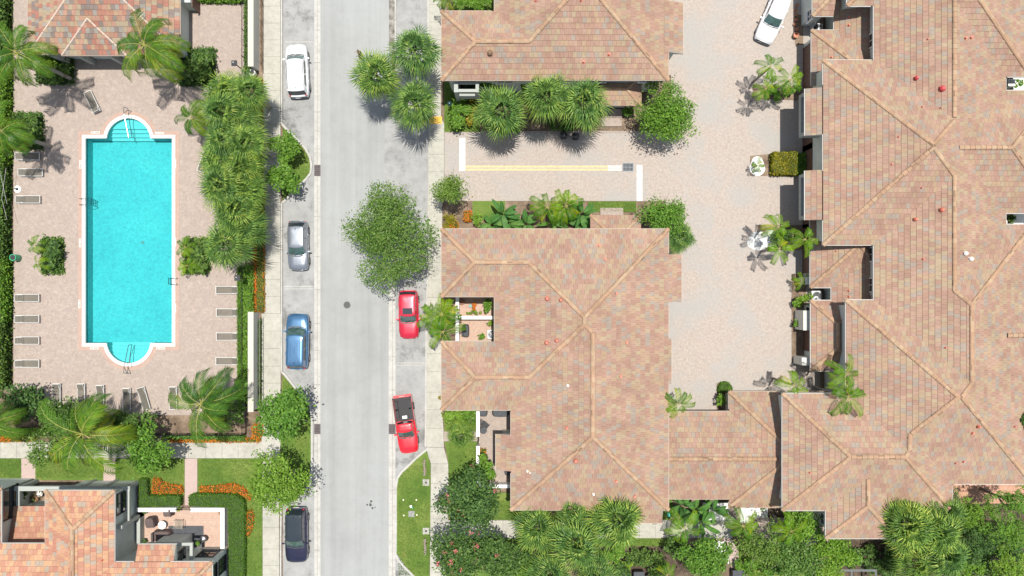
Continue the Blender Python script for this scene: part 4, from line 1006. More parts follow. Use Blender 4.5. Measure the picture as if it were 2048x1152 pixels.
def trunk_mesh(h, r, mat=PTRUNK, lean=(0, 0)):
    mb = MB(); n = 7; pts = [(lean[0] * (1 - (i / n)) ** 1.6, lean[1] * (1 - (i / n)) ** 1.6, -.1 + (h + .1) * i / n) for i in range(n + 1)]
    mb.tube(pts, r * 1.15, 8, r * .85); return mesh_only(mb.build('trunk', mat, smooth=True))
def palm(kind, label, px, py, r, zc, lean=(0, 0), group=None, var=None, name=None, cat='palm tree', tr=None):
    p = W(px, py, zc); k = (CAMH - zc) / CAMH / PPM; rad = r * k
    nm, meshes, R0, rt = {'fan': ('fan_palm', FANM, 2.2, .17), 'coco': ('coconut_palm', COCOM, 3.0, .16), 'ado': ('feather_palm', ADOM, 1.75, .10)}[kind]
    t = thing(name or nm, label, cat, (p.x, p.y, 0), group=group)
    v = RPALM.randrange(len(meshes)) if var is None else var; me, pe = meshes[v]; s = rad / R0
    c = link('crown', me, t, (0, 0, zc)); c.scale = (s, s, s); c.rotation_euler = (RPALM.uniform(-.22, .22), RPALM.uniform(-.22, .22), RPALM.random() * 6.28)
    q = link('petioles' if kind == 'fan' else 'midribs', pe, c)
    link('trunk', trunk_mesh(zc, (tr or rt) * (1 if s > .8 else .8), lean=lean), t)
    return t
# feather palms --------------------------------------------------------------------
def feather_crown(seed, Rr, nf, nl, leaf, wl, el0, el1, arch, vee, curl=0.0, wind=0.0):
    rs = np.random.RandomState(seed); Q = []; U = []; P_ = MB()
    for i in range(nf):
        az = i * 2.39996 + rs.randn() * .22; el = el0 + (el1 - el0) * (i / max(1, nf - 1)) ** .9 + rs.randn() * .08
        L = Rr * (.85 + .25 * rs.rand()) * (1.0 if i > 1 else .7); hz = np.array([math.cos(az), math.sin(az), 0]); n = 16; pts = []; ang = el; p = np.zeros(3); sw = rs.randn() * .25 + wind * math.sin(az)
        base = min(1, max(0, rs.rand() * .45 + .42 * (i / nf)))
        for k in range(n + 1):
            pts.append(p.copy()); a2 = az + sw * (k / n) ** 1.5; h2 = np.array([math.cos(a2), math.sin(a2), 0])
            p = p + (h2 * math.cos(ang) + np.array([0, 0, math.sin(ang)])) * (L / n); ang -= arch * (1.2 + .9 * (k / n)) / n
        pts = np.array(pts); P_.tube([tuple(x) for x in pts[::2]], .020 * Rr / 3.4 + .005, 4, .006)
        for k in range(nl):
            f = .12 + .88 * (k + .5) / nl; x = f * n; j = min(n - 1, int(x)); c = pts[j] * (1 - (x - j)) + pts[j + 1] * (x - j); tg = unit(pts[j + 1] - pts[j])
            sd_ = unit(np.cross(tg, [0, 0, 1.])); upv = np.cross(sd_, tg); ll = leaf * (math.sin(math.pi * min(1, .18 + f * .80)) ** .6) * (.88 + .24 * rs.rand())
            for s_ in (-1, 1):
                d = unit(tg * (.55 + .5 * f) + sd_ * s_ * 1.0 + upv * (vee - .15 * rs.rand())); m_ = c + d * ll * .5; tip = c + d * ll * .94 - np.array([0, 0, 1]) * ll * (.32 + .25 * rs.rand()) + tg * ll * .25
                w = wl * (.85 + .3 * rs.rand()); wv = unit(np.cross(d, upv)) * w
                col = min(1, max(0, base + .12 * rs.randn() + .22 * max(0, f - .75)))
                Q.append([c - wv * .25, c + wv * .25, m_ + wv * .5, m_ - wv * .5]); U.append((col, rs.rand())); Q.append([m_ - wv * .5, m_ + wv * .5, tip + wv * .08, tip - wv * .08]); U.append((min(1, col + .05), rs.rand()))
    return np.array(Q), np.array(U), P_
MIDR = simple('frond_midrib', (0.30, 0.30, 0.07), .6, var=.2)
COCOM, ADOM = [], []
for sd_ in range(4):
    Q, U, P_ = feather_crown(20 + sd_, 3.7, 15 + sd_, 30, .74, .066, 1.2, -.70, 1.45, .05, wind=.35); COCOM.append((mesh_only(quads('fronds', Q, L_COCO, None, U)), mesh_only(P_.build('midribs', MIDR))))
for sd_ in range(4):
    Q, U, P_ = feather_crown(40 + sd_, 2.15, 8 + sd_ % 3, 17, .44, .058, .95, -.1, 1.35, .30, wind=.2); ADOM.append((mesh_only(quads('fronds', Q, L_ADO, None, U)), mesh_only(P_.build('midribs', MIDR))))

# street trio, row by the north townhouse and the long row beside the pool
for lb, x, y, r, z in (('fan palm nearest the carriageway, west palm of the street trio', 752, 150, 50, 6.6), ('fan palm at the north-east of the street trio, over the pavement', 829, 104, 52, 7.0), ('fan palm at the south of the street trio, beside the yellow ramp plate', 829, 210, 49, 6.2)):
    palm('fan', lb, x, y, r, z, group='fan palms in the street')
for lb, x, y, r, z in (('westmost fan palm in front of the north townhouse', 1003, 222, 57, 6.2), ('middle fan palm in front of the north townhouse', 1092, 196, 52, 6.8), ('eastmost fan palm in front of the north townhouse, beside the entrance canopy', 1166, 206, 55, 6.8)):
    palm('fan', lb, x, y, r, z, group='fan palms before the north townhouse')
pos = [(458, 188), (501, 184), (446, 226), (487, 232), (452, 280), (493, 287), (446, 326), (487, 338), (442, 370), (486, 385), (470, 418), (459, 488), (484, 452)]
w_ = ['north-westmost', 'north-eastmost']
for i, (x, y) in enumerate(pos):
    side = 'west file' if i % 2 == 0 else 'east file'
    lb = ['northmost fan palm of the west file beside the pool, by the lamp', 'northmost fan palm of the east file, beside the street wall end', 'second fan palm of the west file, touching the small coconut palm', 'second fan palm of the east file beside the pavement', 'third fan palm of the west file, east of the pool corner', 'third fan palm of the east file, west of the leafy kerb bush',
          'fourth fan palm of the west file beside the pool deck', 'fourth fan palm of the east file, level with the road drain grate', 'fifth fan palm of the west file, level with the pool ladder', 'fifth fan palm of the east file, over the flower strip', 'broad fan palm just above the southmost one in the pool row', 'southmost fan palm of the pool row, beside the small planted square bed', 'fan palm squeezed in on the street side of the southmost pool palm'][i]
    palm('fan', lb, x - (3 if i % 2 else 0), y, 50 if i not in (1, 3, 5, 7) else 45, 5.6 + .5 * (i % 3), group='fan palms beside the pool')
for lb, x, y, r, z in (('pale fan palm in front of the central townhouse, westmost of its south group', 1074, 1056, 48, 5.6), ('big fan palm in the middle of the group south of the central townhouse', 1150, 1082, 60, 6.4), ('fan palm north-east in the group south of the central townhouse, touching the roof', 1232, 1040, 58, 6.8), ('small fan palm overlapping the roof edge above the westmost south palm', 1068, 1016, 30, 5.2), ('fan palm cut by the bottom edge, left of the south group', 1098, 1148, 46, 5.4), ('fan palm cut by the bottom edge, right of the south group', 1190, 1150, 42, 5.0), ('small fan palm between the roof and the big south palm', 1142, 1020, 34, 5.8)):
    palm('fan', lb, x, y, r, z, group='fan palms south of the central townhouse')
for lb, x, y, r, z in (('fan palm overlapping the south bay roof of the eastern house', 1812, 1048, 60, 6.8), ('fan palm in the middle of the south-east palm group', 1868, 1060, 56, 6.4), ('fan palm reaching up beside the brick strip in the south-east group', 1890, 1022, 42, 5.6), ('fan palm at the south-east of the south-east palm group', 1888, 1108, 54, 6.0), ('low fan palm at the bottom of the south-east palm group', 1828, 1124, 46, 5.0)):
    palm('fan', lb, x, y, r, z, group='fan palms south of the eastern house')
palm('fan', 'low fan palm over the brick path east of the pavement', 922, 872, 30, 2.6, tr=.12)
palm('fan', 'small bright fan palm at the corner of the central townhouse and the motor court', 1360, 474, 32, 3.2, tr=.1)
# coconut palms
for lb, x, y, r, z, ln_ in (('large coconut palm over the pool house roof', 290, 90, 86, 8.2, (.8, -.6)), ('coconut palm left of the pool house with its shadow on the deck', 34, 106, 78, 8.4, (0, 0)), ('coconut palm at the left edge above the bed west of the pool', 2, 262, 62, 7.4, (0, 0)),
                        ('small coconut palm beside the north end of the fan palm row', 383, 236, 46, 4.2, (0, 0)), ('coconut palm over the south lawn in front of the porch', 166, 868, 106, 7.6, (0, 0)), ('coconut palm at the south-east corner of the pool deck', 402, 808, 88, 7.2, (0, 0)), ('coconut palm at the left edge beside the garden corner', -18, 846, 66, 7.2, (0, 0))):
    palm('coco', lb, x, y, r, z, ln_)
# feather palms in the motor court beds and elsewhere
for lb, x, y, r, z in (('yellow-green feather palm nearest the white car, in the north court bed', 1541, 134, 36, 5.2), ('yellow-green feather palm against the bay wall in the north court bed', 1580, 160, 36, 5.0), ('low feather palm at the south of the north court bed', 1532, 178, 30, 4.4),
                    ('feather palm over the white gravel, northmost of the middle court bed', 1556, 453, 36, 5.6), ('feather palm at the south of the middle court bed', 1559, 497, 36, 5.2), ('feather palm leaning to the eaves of the eastern house in the middle court bed', 1610, 479, 36, 5.2),
                    ('bright feather palm in the street bed by the light court, north stem', 884, 628, 44, 5.2), ('bright feather palm in the street bed by the light court, south stem', 886, 664, 46, 4.8), ('feather palm leaning over the pavement west of the light court', 866, 634, 38, 5.0),
                    ('feather palm at the corner of the linking garage roof', 1356, 808, 38, 6.2), ('bright feather palm beside the garage roof at the south-east corner of the motor court', 1588, 771, 38, 5.6), ('feather palm on the eastern roof edge, upper of a pair', 1692, 748, 42, 7.6), ('feather palm on the eastern roof edge, lower of a pair', 1696, 795, 46, 7.6),
                    ('feather palm over the south pavement beside the broad leaved plants', 1368, 1056, 42, 5.2), ('dark feather palm over the south pavement at the white gravel', 1486, 1052, 40, 5.2), ('feather palm beside the south terrace of the eastern house', 1583, 1062, 40, 5.0), ('yellow feather palm at the top edge beside the north townhouse', 895, -6, 34, 4.0), ('small feather palm at the bottom edge in the dark bed', 1334, 1150, 28, 3.4),
                    ('feather palm in the shrub bed, western of two left of the linking lawn', 1095, 415, 42, 3.4), ('feather palm in the shrub bed, eastern of two left of the small lawn', 1133, 412, 42, 3.6)):
    palm('ado', lb, x, y, r, z, group='feather palms')
for lb, x, y, r in (('small spiky palm at the north of the square bed west of the pool', 70, 491, 22), ('small spiky palm at the south of the square bed west of the pool', 77, 528, 22), ('small palm at the north-west of the bed east of the pool', 370, 494, 26), ('small palm at the south-west of the bed east of the pool', 374, 531, 26), ('small spiky palm in the white gravel beside the clipped hedge blocks', 1515, 331, 18), ('spiky plant beside the cream pier, north of the condenser', 1603, 563, 22)):
    palm('ado', lb, x, y, r, 1.7, name='dwarf_palm', cat='dwarf palm', tr=.07)

# paddle leaved plants ------------------------------------------------------------------
def paddle(label, px, py, r, z, seed, n=9, name='banana_plant', cat='banana plant'):
    rs = np.random.RandomState(seed); p = W(px, py, z * .6); t = thing(name, label, cat, (p.x, p.y, 0), group='broad leaved plants'); Rr = r / PPM; Q = []; U = []; P_ = MB()
    for i in range(n):
        az = i * 2.4 + rs.randn() * .3; el = .25 + .9 * rs.rand(); h0 = z * (.35 + .45 * rs.rand()); L = Rr * (.75 + .4 * rs.rand()); w = .17 + .08 * rs.rand(); pts = []; p0 = np.array([0., 0., 0.]); top = np.array([math.cos(az) * .15, math.sin(az) * .15, h0]); P_.bar((0, 0, 0), tuple(top), .035, 5, .02); a = el; c = top; base = rs.rand()
        m = 9
        for k in range(m + 1):
            pts.append(c.copy()); c = c + (np.array([math.cos(az), math.sin(az), 0]) * math.cos(a) + np.array([0, 0, math.sin(a)])) * L / m; a -= 1.5 / m
        for k in range(m):
            for s_ in (-1, 1):
                f0, f1 = k / m, (k + 1) / m; w0, w1 = w * math.sin(math.pi * (f0 * .93 + .05)) ** .6, w * math.sin(math.pi * (f1 * .93 + .05)) ** .6
                sd_ = np.array([-math.sin(az), math.cos(az), 0]) * s_; dz = np.array([0, 0, .35])
                Q.append([pts[k], pts[k] + sd_ * w0 + dz * w0, pts[k + 1] + sd_ * w1 + dz * w1, pts[k + 1]]); U.append((min(1, base * .7 + .3 * rs.rand()), 0))
        P_.tube([tuple(x + np.array([0, 0, .01])) for x in pts[:-1:2]], .016, 4, .008)
    quads('leaves', np.array(Q), L_BAN, t, np.array(U)); P_.build('stalks', PETI, t)
for i, (lb, x, y, r, z) in enumerate((('broad leaved plant standing alone at the west of the bed by the entrance lane', 1006, 428, 34, 3.2), ('broad leaved plant against the roof edge, west part of the lane bed', 1016, 446, 28, 2.2), ('low broad leaved plant at the south-west of the lane bed', 984, 450, 24, 1.8), ('broad leaved plant in the middle of the lane bed against the roof', 1052, 448, 28, 2.4), ('broad leaved plant under the feather palms of the lane bed', 1104, 445, 32, 2.6), ('broad leaved plant at the east of the lane bed, beside the entrance roof', 1164, 428, 32, 3.2), ('dark broad leaved plant against the entrance roof, low in the lane bed', 1158, 450, 24, 2.2),
        ('tall broad leaved plant rising over the north townhouse eaves', 1043, 160, 26, 4.6), ('broad leaved plant between the balcony bay and the westmost fan palm', 990, 176, 30, 3.6), ('broad leaved plant in the corner of the linking garage, west', 1362, 1010, 32, 3.0), ('broad leaved plant in the corner of the linking garage, middle', 1394, 1022, 34, 3.8), ('broad leaved plant in the corner of the linking garage, east', 1424, 1018, 32, 3.2), ('broad leaved plant hanging over the south pavement', 1404, 1046, 32, 3.4))):
    paddle(lb, x, y, r, z, 60 + i, 9 if i not in (7,) else 6)

# broadleaf trees ------------------------------------------------------------------------
tree('large grey-green spreading tree over the street between the parked cars', 786, 470, 96, 106, 5.6, L_OAK, .20, 215, 11, 'street_tree', ncl=78, cr=.235, trunk=.2, asp=.4)
tree('light olive tree at the mouth of the entrance lane', 906, 374, 38, 38, 4.6, L_OAK, .17, 210, 13, 'street_tree', ncl=20, asp=.45)
tree('rounded green tree at the north corner of the entrance lane', 1330, 224, 60, 74, 3.7, L_GREEN, .18, 210, 14, ncl=60, cr=.3)
tree('round dense green tree at the corner of the central townhouse and the lane', 1330, 430, 49, 47, 3.6, L_GREEN, .18, 210, 15, ncl=34, cr=.34)
tree('leafy green tree in the kerb island above the round lime tree', 568, 826, 58, 54, 4.6, L_GREEN, .28, 190, 16, 'street_tree', ncl=34, cr=.34)
tree('round lime green tree in the kerb island above the black car', 558, 966, 58, 58, 5.2, L_LIME, .22, 230, 17, 'street_tree', ncl=44, cr=.32)
tree('bushy small tree in the north of the first kerb island', 565, 290, 33, 31, 2.8, L_GREEN, .25, 190, 18, 'kerb_shrub', 'shrub', ncl=18, trunk=.08)
tree('bushy small tree in the south of the first kerb island', 566, 357, 33, 34, 2.8, L_GREEN, .25, 190, 19, 'kerb_shrub', 'shrub', ncl=18, trunk=.08)
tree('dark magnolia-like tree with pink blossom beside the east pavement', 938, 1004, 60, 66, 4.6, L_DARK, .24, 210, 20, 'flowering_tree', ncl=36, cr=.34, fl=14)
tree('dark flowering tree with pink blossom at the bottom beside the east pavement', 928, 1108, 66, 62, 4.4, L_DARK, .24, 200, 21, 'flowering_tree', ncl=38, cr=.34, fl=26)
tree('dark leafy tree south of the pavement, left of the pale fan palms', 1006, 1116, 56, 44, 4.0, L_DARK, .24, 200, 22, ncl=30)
tree('light green bushy tree at the bottom edge left of the fan palms', 1042, 1130, 36, 40, 3.6, L_LIME, .2, 200, 23, ncl=20)
tree('green tree at the bottom edge beside the curved brick path', 1408, 1116, 60, 48, 4.2, L_GREEN, .22, 200, 24, ncl=34, cr=.34)
tree('sparse olive tree east of the curved brick path', 1520, 1090, 44, 52, 4.0, L_OAK, .2, 140, 25, ncl=26)
tree('bright leafy tree by the south terrace of the eastern house', 1604, 1052, 36, 40, 3.6, L_GREEN, .22, 190, 26, ncl=22)
tree('wide mottled green tree along the bottom edge south of the terrace', 1588, 1118, 62, 38, 3.8, L_OAK, .22, 190, 27, ncl=32)
tree('bright green tree right of the mottled tree at the bottom edge', 1666, 1100, 46, 36, 3.8, L_GREEN, .22, 200, 28, ncl=26)
tree('small green tree at the bottom edge below the bright one', 1648, 1144, 44, 26, 3.4, L_LIME, .2, 190, 29, ncl=18)
for i, (lb, x, y, rx, ry, z, m_) in enumerate((('feathery tree at the right edge below the roof, upper', 2024, 1004, 46, 38, 4.8, L_GREEN), ('feathery tree beside the brick strip south-east of the big house', 1958, 1028, 42, 36, 4.6, L_GREEN), ('tall feathery tree at the right edge in the middle of the south-east garden', 2012, 1064, 48, 44, 5.6, L_GREEN), ('dark feathery tree right of the south-east fan palms', 1948, 1088, 44, 42, 4.8, L_DARK), ('bright feathery tree in the bottom right corner', 2014, 1132, 52, 40, 5.0, L_LIME), ('feathery tree at the bottom edge right of the south-east fan palms', 1944, 1144, 42, 32, 4.6, L_GREEN), ('small tree at the right edge below the tile roof corner', 2050, 962, 24, 22, 4.2, L_GREEN))):
    tree(lb, x, y, rx, ry, z, m_, .2, 135, 70 + i, ncl=30, cr=.235, asp=.35)
tree('leafy green tree in front of the porch, beside the coconut palm', 300, 892, 52, 54, 3.8, L_GREEN, .26, 190, 31, ncl=30)
tree('large pale green tree behind the coconut palm at the south fence', 128, 826, 54, 44, 4.2, L_OAK, .24, 170, 32, ncl=30)
tree('light tree spilling over the south pavement left of the coconut palm', 96, 896, 46, 40, 3.4, L_OAK, .2, 130, 33, ncl=22)
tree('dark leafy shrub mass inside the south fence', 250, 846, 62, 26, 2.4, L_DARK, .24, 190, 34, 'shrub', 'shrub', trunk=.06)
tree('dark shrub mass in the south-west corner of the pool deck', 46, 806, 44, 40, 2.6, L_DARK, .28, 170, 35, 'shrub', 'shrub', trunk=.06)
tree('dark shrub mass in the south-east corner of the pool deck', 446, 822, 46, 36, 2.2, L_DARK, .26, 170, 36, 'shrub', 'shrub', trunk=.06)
tree('bright green creeper beside the fence corner', 482, 800, 14, 56, 1.6, L_GREEN, .2, 200, 37, 'shrub', 'shrub', trunk=.04, ncl=22)
for i, (lb, x, y, rx, ry, z, m_, sz) in enumerate((
    ('square planting with yellow-green leaves in front of the pool house', 112, 142, 36, 27, 1.3, L_DARK, .28), ('yellow-green leaved shrub at the pool house wall', 96, 124, 20, 13, 1.7, L_LIME, .3), ('square planting right of the coconut palm at the pool house', 396, 138, 36, 34, 1.5, L_DARK, .28),
    ('square planting west of the pool under the left coconut palm', 56, 264, 30, 34, 1.3, L_DARK, .28), ('spiky dark planting in the square bed west of the pool', 106, 508, 22, 32, 1.0, L_DARK, .34), ('spiky dark planting in the bed east of the pool', 402, 512, 24, 34, 1.1, L_DARK, .34),
    ('rounded shrub by the green lamp north of the entrance lane', 916, 228, 22, 34, 1.6, L_GREEN, .2), ('orange-green shrub beside the rounded shrub by the lane', 944, 220, 14, 26, 1.1, L_YEL, .2), ('shrub under the balcony bay of the north townhouse', 928, 195, 20, 12, 1.2, L_GREEN, .2),
    ('lime shrub at the west of the lane bed', 951, 438, 12, 16, 1.0, L_LIME, .17), ('orange-tipped shrub at the corner beside the olive tree', 898, 442, 14, 14, 1.0, L_YEL, .17), ('green shrub inside the white garden wall', 970, 932, 20, 28, 1.8, L_GREEN, .22), ('lime shrub outside the white garden wall', 941, 936, 13, 16, .9, L_LIME, .17),
    ('grassy clump at the roof corner north of the brick path', 908, 838, 22, 20, .8, L_LIME, .26), ('green clump north of the low fan palm', 940, 838, 14, 18, 1.0, L_GREEN, .22), ('green shrub in the upper yard of the light court', 976, 608, 11, 15, 1.6, L_GREEN, .18), ('small potted shrub in the lower yard of the light court', 964, 673, 8, 6, .8, L_GREEN, .15), ('small plant by the wall of the lower yard', 981, 648, 6, 8, .9, L_LIME, .15), ('row of small plants along the dividing wall of the upper yard', 950, 626, 16, 5, .6, L_LIME, .14),
    ('green shrub in the pier bed below the condenser', 1608, 600, 17, 14, .9, L_LIME, .2), ('small green shrub at the south of the pier bed', 1592, 648, 7, 8, .8, L_GREEN, .18), ('green shrub in the pier bed beside the second pier', 1595, 606, 10, 12, .8, L_GREEN, .18), ('low shrubs under the feather palms of the north court bed', 1560, 184, 34, 14, .8, L_GREEN, .2), ('low shrubs under the feather palms of the middle court bed', 1572, 476, 26, 20, .9, L_DARK, .2),
    ('leafy mass at the top edge beside the north townhouse', 950, 2, 44, 20, 2.2, L_GREEN, .2), ('leafy shrub against the courtyard corner of the linking garage', 1443, 801, 10, 18, 1.1, L_GREEN, .18), ('dark plant against the garage wall under the white pipe', 1528, 1004, 18, 14, 1.6, L_DARK, .22), ('dark shrub under the westmost fan palm', 1010, 258, 40, 12, .8, L_DARK, .2), ('dark shrub under the eastmost fan palm', 1120, 250, 40, 14, .8, L_DARK, .2), ('low shrub by the entrance steps of the north townhouse', 1256, 224, 14, 10, .7, L_GREEN, .18),
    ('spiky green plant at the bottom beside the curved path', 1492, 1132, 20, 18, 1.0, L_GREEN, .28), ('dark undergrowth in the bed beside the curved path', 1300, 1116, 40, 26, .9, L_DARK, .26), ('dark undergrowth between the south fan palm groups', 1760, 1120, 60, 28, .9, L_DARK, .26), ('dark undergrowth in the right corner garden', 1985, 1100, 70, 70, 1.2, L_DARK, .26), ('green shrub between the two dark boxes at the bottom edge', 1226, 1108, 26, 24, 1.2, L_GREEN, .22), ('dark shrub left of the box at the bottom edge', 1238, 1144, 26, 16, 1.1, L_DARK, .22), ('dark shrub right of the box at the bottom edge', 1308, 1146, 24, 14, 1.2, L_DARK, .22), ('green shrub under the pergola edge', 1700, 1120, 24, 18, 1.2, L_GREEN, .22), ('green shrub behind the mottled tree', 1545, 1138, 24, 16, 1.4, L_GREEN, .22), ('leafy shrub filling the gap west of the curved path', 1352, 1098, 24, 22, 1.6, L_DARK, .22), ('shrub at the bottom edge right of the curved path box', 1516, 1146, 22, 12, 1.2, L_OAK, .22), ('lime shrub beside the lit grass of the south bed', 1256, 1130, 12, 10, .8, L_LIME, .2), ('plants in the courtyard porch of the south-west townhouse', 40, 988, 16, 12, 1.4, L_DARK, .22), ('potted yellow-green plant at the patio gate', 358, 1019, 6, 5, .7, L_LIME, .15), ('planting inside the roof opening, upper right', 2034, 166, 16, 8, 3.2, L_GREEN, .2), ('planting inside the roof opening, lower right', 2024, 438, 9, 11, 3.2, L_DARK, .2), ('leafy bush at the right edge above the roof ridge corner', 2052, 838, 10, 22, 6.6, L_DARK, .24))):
    tree(lb, x, y, rx, ry, z, m_, sz, 190, 100 + i, 'shrub', 'shrub', trunk=.04, ncl=14, cr=.4, rzf=.7)

# clipped hedges and flower strips --------------------------------------------------------
def hedge(label, pts, z, mat, dens=420, size=.09, name='hedge', cat='hedge', seed=1, core=(0.03, 0.05, 0.015), rough=.04, group=None, round_=False):
    rs = np.random.RandomState(seed); q = [Vector(p) for p in P2(pts)]; c0 = sum(q, Vector((0, 0))) / len(q); q = [p - c0 for p in q]
    t = thing(name, label, cat, (c0.x, c0.y, 0), group=group); mb = MB(); q3 = [p - p.normalized() * .03 for p in q]; mb.prism([tuple(p) for p in q3], 0, z - .05)
    mb.build('twigs', simple('hedge_core', core, .95, var=.3), t)
    xs = [p.x for p in q]; ys_ = [p.y for p in q]; A = abs(sum(q[i].x * q[(i + 1) % len(q)].y - q[(i + 1) % len(q)].x * q[i].y for i in range(len(q)))) / 2
    n = int(A * dens * 1.0); P = []
    def inside(x, y):
        k = np.zeros(len(x), bool); j = len(q) - 1
        for i in range(len(q)):
            xi, yi, xj, yj = q[i].x, q[i].y, q[j].x, q[j].y
            if abs(yj - yi) > 1e-9: k ^= ((yi > y) != (yj > y)) & (x < (xj - xi) * (y - yi) / (yj - yi) + xi)
            j = i
        return k
    X = min(xs) + rs.rand(n * 6) * (max(xs) - min(xs)); Y = min(ys_) + rs.rand(n * 6) * (max(ys_) - min(ys_)); k = inside(X, Y); X, Y = X[k][:n], Y[k][:n]
    P.append(np.stack([X, Y, z + rough * rs.randn(len(X)) + .03 * np.sin(X * 4) * np.cos(Y * 5)], 1))
    for i in range(len(q)):
        a, b = q[i], q[(i + 1) % len(q)]; L = (b - a).length; m = int(L * z * dens * .8); f = rs.rand(m)
        P.append(np.stack([a.x + (b.x - a.x) * f + rough * rs.randn(m), a.y + (b.y - a.y) * f + rough * rs.randn(m), z * rs.rand(m)], 1))
    P = np.concatenate(P); n = len(P); nn = unit(rs.randn(n, 3) * .7 + np.array([0, 0, 1.])); a = unit(np.cross(nn, rs.randn(n, 3))); b = np.cross(nn, a); L = size * (.7 + .6 * rs.rand(n))
    quads('foliage', rhomb(P, a, b, L, L * .65), mat, t, np.stack([rs.rand(n), rs.rand(n)], 1)); return t
hedge('clipped L-shaped hedge north of the patio wall, left of the brick path', [(286, 955), (300, 955), (302, 988), (366, 988), (366, 1007), (286, 1009)], .9, L_HEDGE, seed=1)
hedge('clipped hedge wrapping round the patio from the path to the bottom edge', [(385, 988), (396, 984), (450, 984), (478, 986), (492, 998), (495, 1020), (493, 1160), (466, 1160), (463, 1010), (386, 1006)], .95, L_HEDGE, seed=2)
for i, (x0, x1, y0, lab, m_) in enumerate(((1540, 1569, 309, 'clipped yellow-green hedge block, leftmost of three', L_YEL), (1570.5, 1587, 308, 'clipped yellow-green hedge block in the middle of three', L_YEL), (1588.5, 1608, 311, 'clipped dark hedge block against the garage wall', L_HEDGE))):
    hedge(lab, rect(x0, y0, x1, 350), 1.0, m_, 300, .16, seed=5 + i, rough=.06)
hedge('low rounded hedge at the end of the court planting strip', [(1435, 782), (1435, 773), (1440, 765), (1447, 763), (1455, 765), (1461, 773), (1461, 782)], .6, L_HEDGE, 400, .1, seed=9)
hedge('narrow hedge between the fence and the street wall', rect(496, -40, 506, 150), 1.0, L_DARK, 420, .13, seed=10, rough=.06)
hedge('narrow hedge inside the fence beside the east loungers', rect(481, 535, 491, 800), .8, L_HEDGE, 420, .12, seed=11, rough=.06)
hedge('narrow leafy hedge outside the fence, south part', rect(495, 535, 509, 800), 1.1, L_GREEN, 300, .18, seed=12, rough=.09)
hedge('leafy hedge at the top edge north of the deck bay', rect(406, -30, 486, 6), .8, L_GREEN, 300, .18, seed=13, rough=.08)
for i, (y0, y1, lab) in enumerate(((-40, 150, 'northmost'), (150, 330, 'second'), (330, 520, 'third'), (520, 640, 'fourth'), (640, 770, 'southmost'))):
    hedge('dense leafy hedge along the left edge of the pool deck, %s length' % lab, rect(-30, y0 + .5, 20 + 3 * (i % 2), y1 - .5), 1.6, (L_DARK if i in (0, 2, 4) else L_GREEN), 260, .22, seed=20 + i, rough=.13, group='hedge lengths at the left edge')
hedge('leafy ground plants under the south fence', rect(-40, 858, 110, 868), .6, L_GREEN, 300, .16, seed=30, rough=.08)
hedge('leafy plants outside the south fence', rect(330, 872, 490, 876), .6, L_GREEN, 300, .16, seed=33, rough=.08)
hedge('vine growing at the foot of the south street wall', rect(519, 640, 524, 810), .4, L_DARK, 200, .12, seed=31, rough=.05)
for i, (q, lab) in enumerate(((rect(79, 109, 148, 167), 'low dark ground planting filling the bed left of the pool house porch'), (rect(363, 101, 431, 171), 'low dark ground planting filling the bed right of the pool house porch'), (rect(29, 229, 86, 297), 'low dark ground planting filling the bed west of the pool, above the loungers'), (rect(89, 478, 128, 545), 'low mottled ground planting in the small square bed west of the pool'), (rect(373, 478, 419, 545), 'low mottled ground planting in the small square bed east of the pool'))):
    hedge(lab, q, .45, L_DARK if i < 3 else L_OAK, 170, .22, 'ground_planting', 'ground planting', seed=60 + i, rough=.12)
def flowers(label, pts, z, seed, mix=.55, dens=240):
    rs = np.random.RandomState(seed); q = [Vector(p) for p in P2(pts)]; c0 = sum(q, Vector((0, 0))) / len(q); t = hedge(label, pts, z, L_YEL, dens, .11, 'flower_bed', 'flowers', seed, rough=.05)
    me = t.children[-1] if t.children else None
    fol = [c for c in t.children if c.name.startswith('foliage')][0]
    co = np.zeros(len(fol.data.vertices) * 3, np.float32); fol.data.vertices.foreach_get('co', co); cc = co.reshape(-1, 4, 3).mean(1); cc = cc[rs.rand(len(cc)) < mix]; n = len(cc)
    cc = cc + rs.randn(n, 3) * .03; cc[:, 2] += .05; nn = unit(rs.randn(n, 3) * .5 + np.array([0, 0, 1.])); a = unit(np.cross(nn, rs.randn(n, 3))); quads('blossom', rhomb(cc, a, np.cross(nn, a), np.full(n, .11), np.full(n, .10)), L_FLOW, t, np.stack([rs.rand(n), rs.rand(n)], 1))
flowers('orange flowers in the corner of the clipped hedge, left of the path', [(309, 956), (322, 956), (332, 966), (366, 970), (369, 984), (308, 984)], .4, 41, .6)
flowers('orange flower strip curving round the clipped hedge, right of the path', [(404, 972), (440, 970), (470, 966), (488, 974), (503, 990), (502, 998), (494, 992), (480, 983), (404, 981)], .4, 42, .8)
flowers('yellow and orange flower bed beside the clipped hedge, level with the patio', [(497, 1022), (505, 1018), (509, 1030), (506, 1055), (499, 1070), (495, 1068)], .4, 43, .35)
flowers('orange flower strip between the south fence and the pavement, west part', rect(0, 872, 72, 881.5), .4, 44, .35)
flowers('orange flower strip between the south fence and the pavement, east part', rect(336, 876.5, 520, 882), .45, 45, .55)
flowers('flower strip turning the corner by the south street wall', [(508, 850), (526, 846), (527, 868), (520, 876), (508, 876)], .45, 46, .45)
flowers('red and yellow flower strip beside the west pavement, north part', rect(514, 160, 526, 380), .4, 47, .35)
flowers('yellow and orange flower strip beside the west pavement, south part', rect(511, 382, 530, 622), .5, 48, .3)
flowers('red flowers below the light olive tree', rect(930, 424, 942, 442), .6, 49, .8); flowers('red flowers at the corner of the central townhouse roof', rect(899, 446, 916, 456), .5, 50, .6)
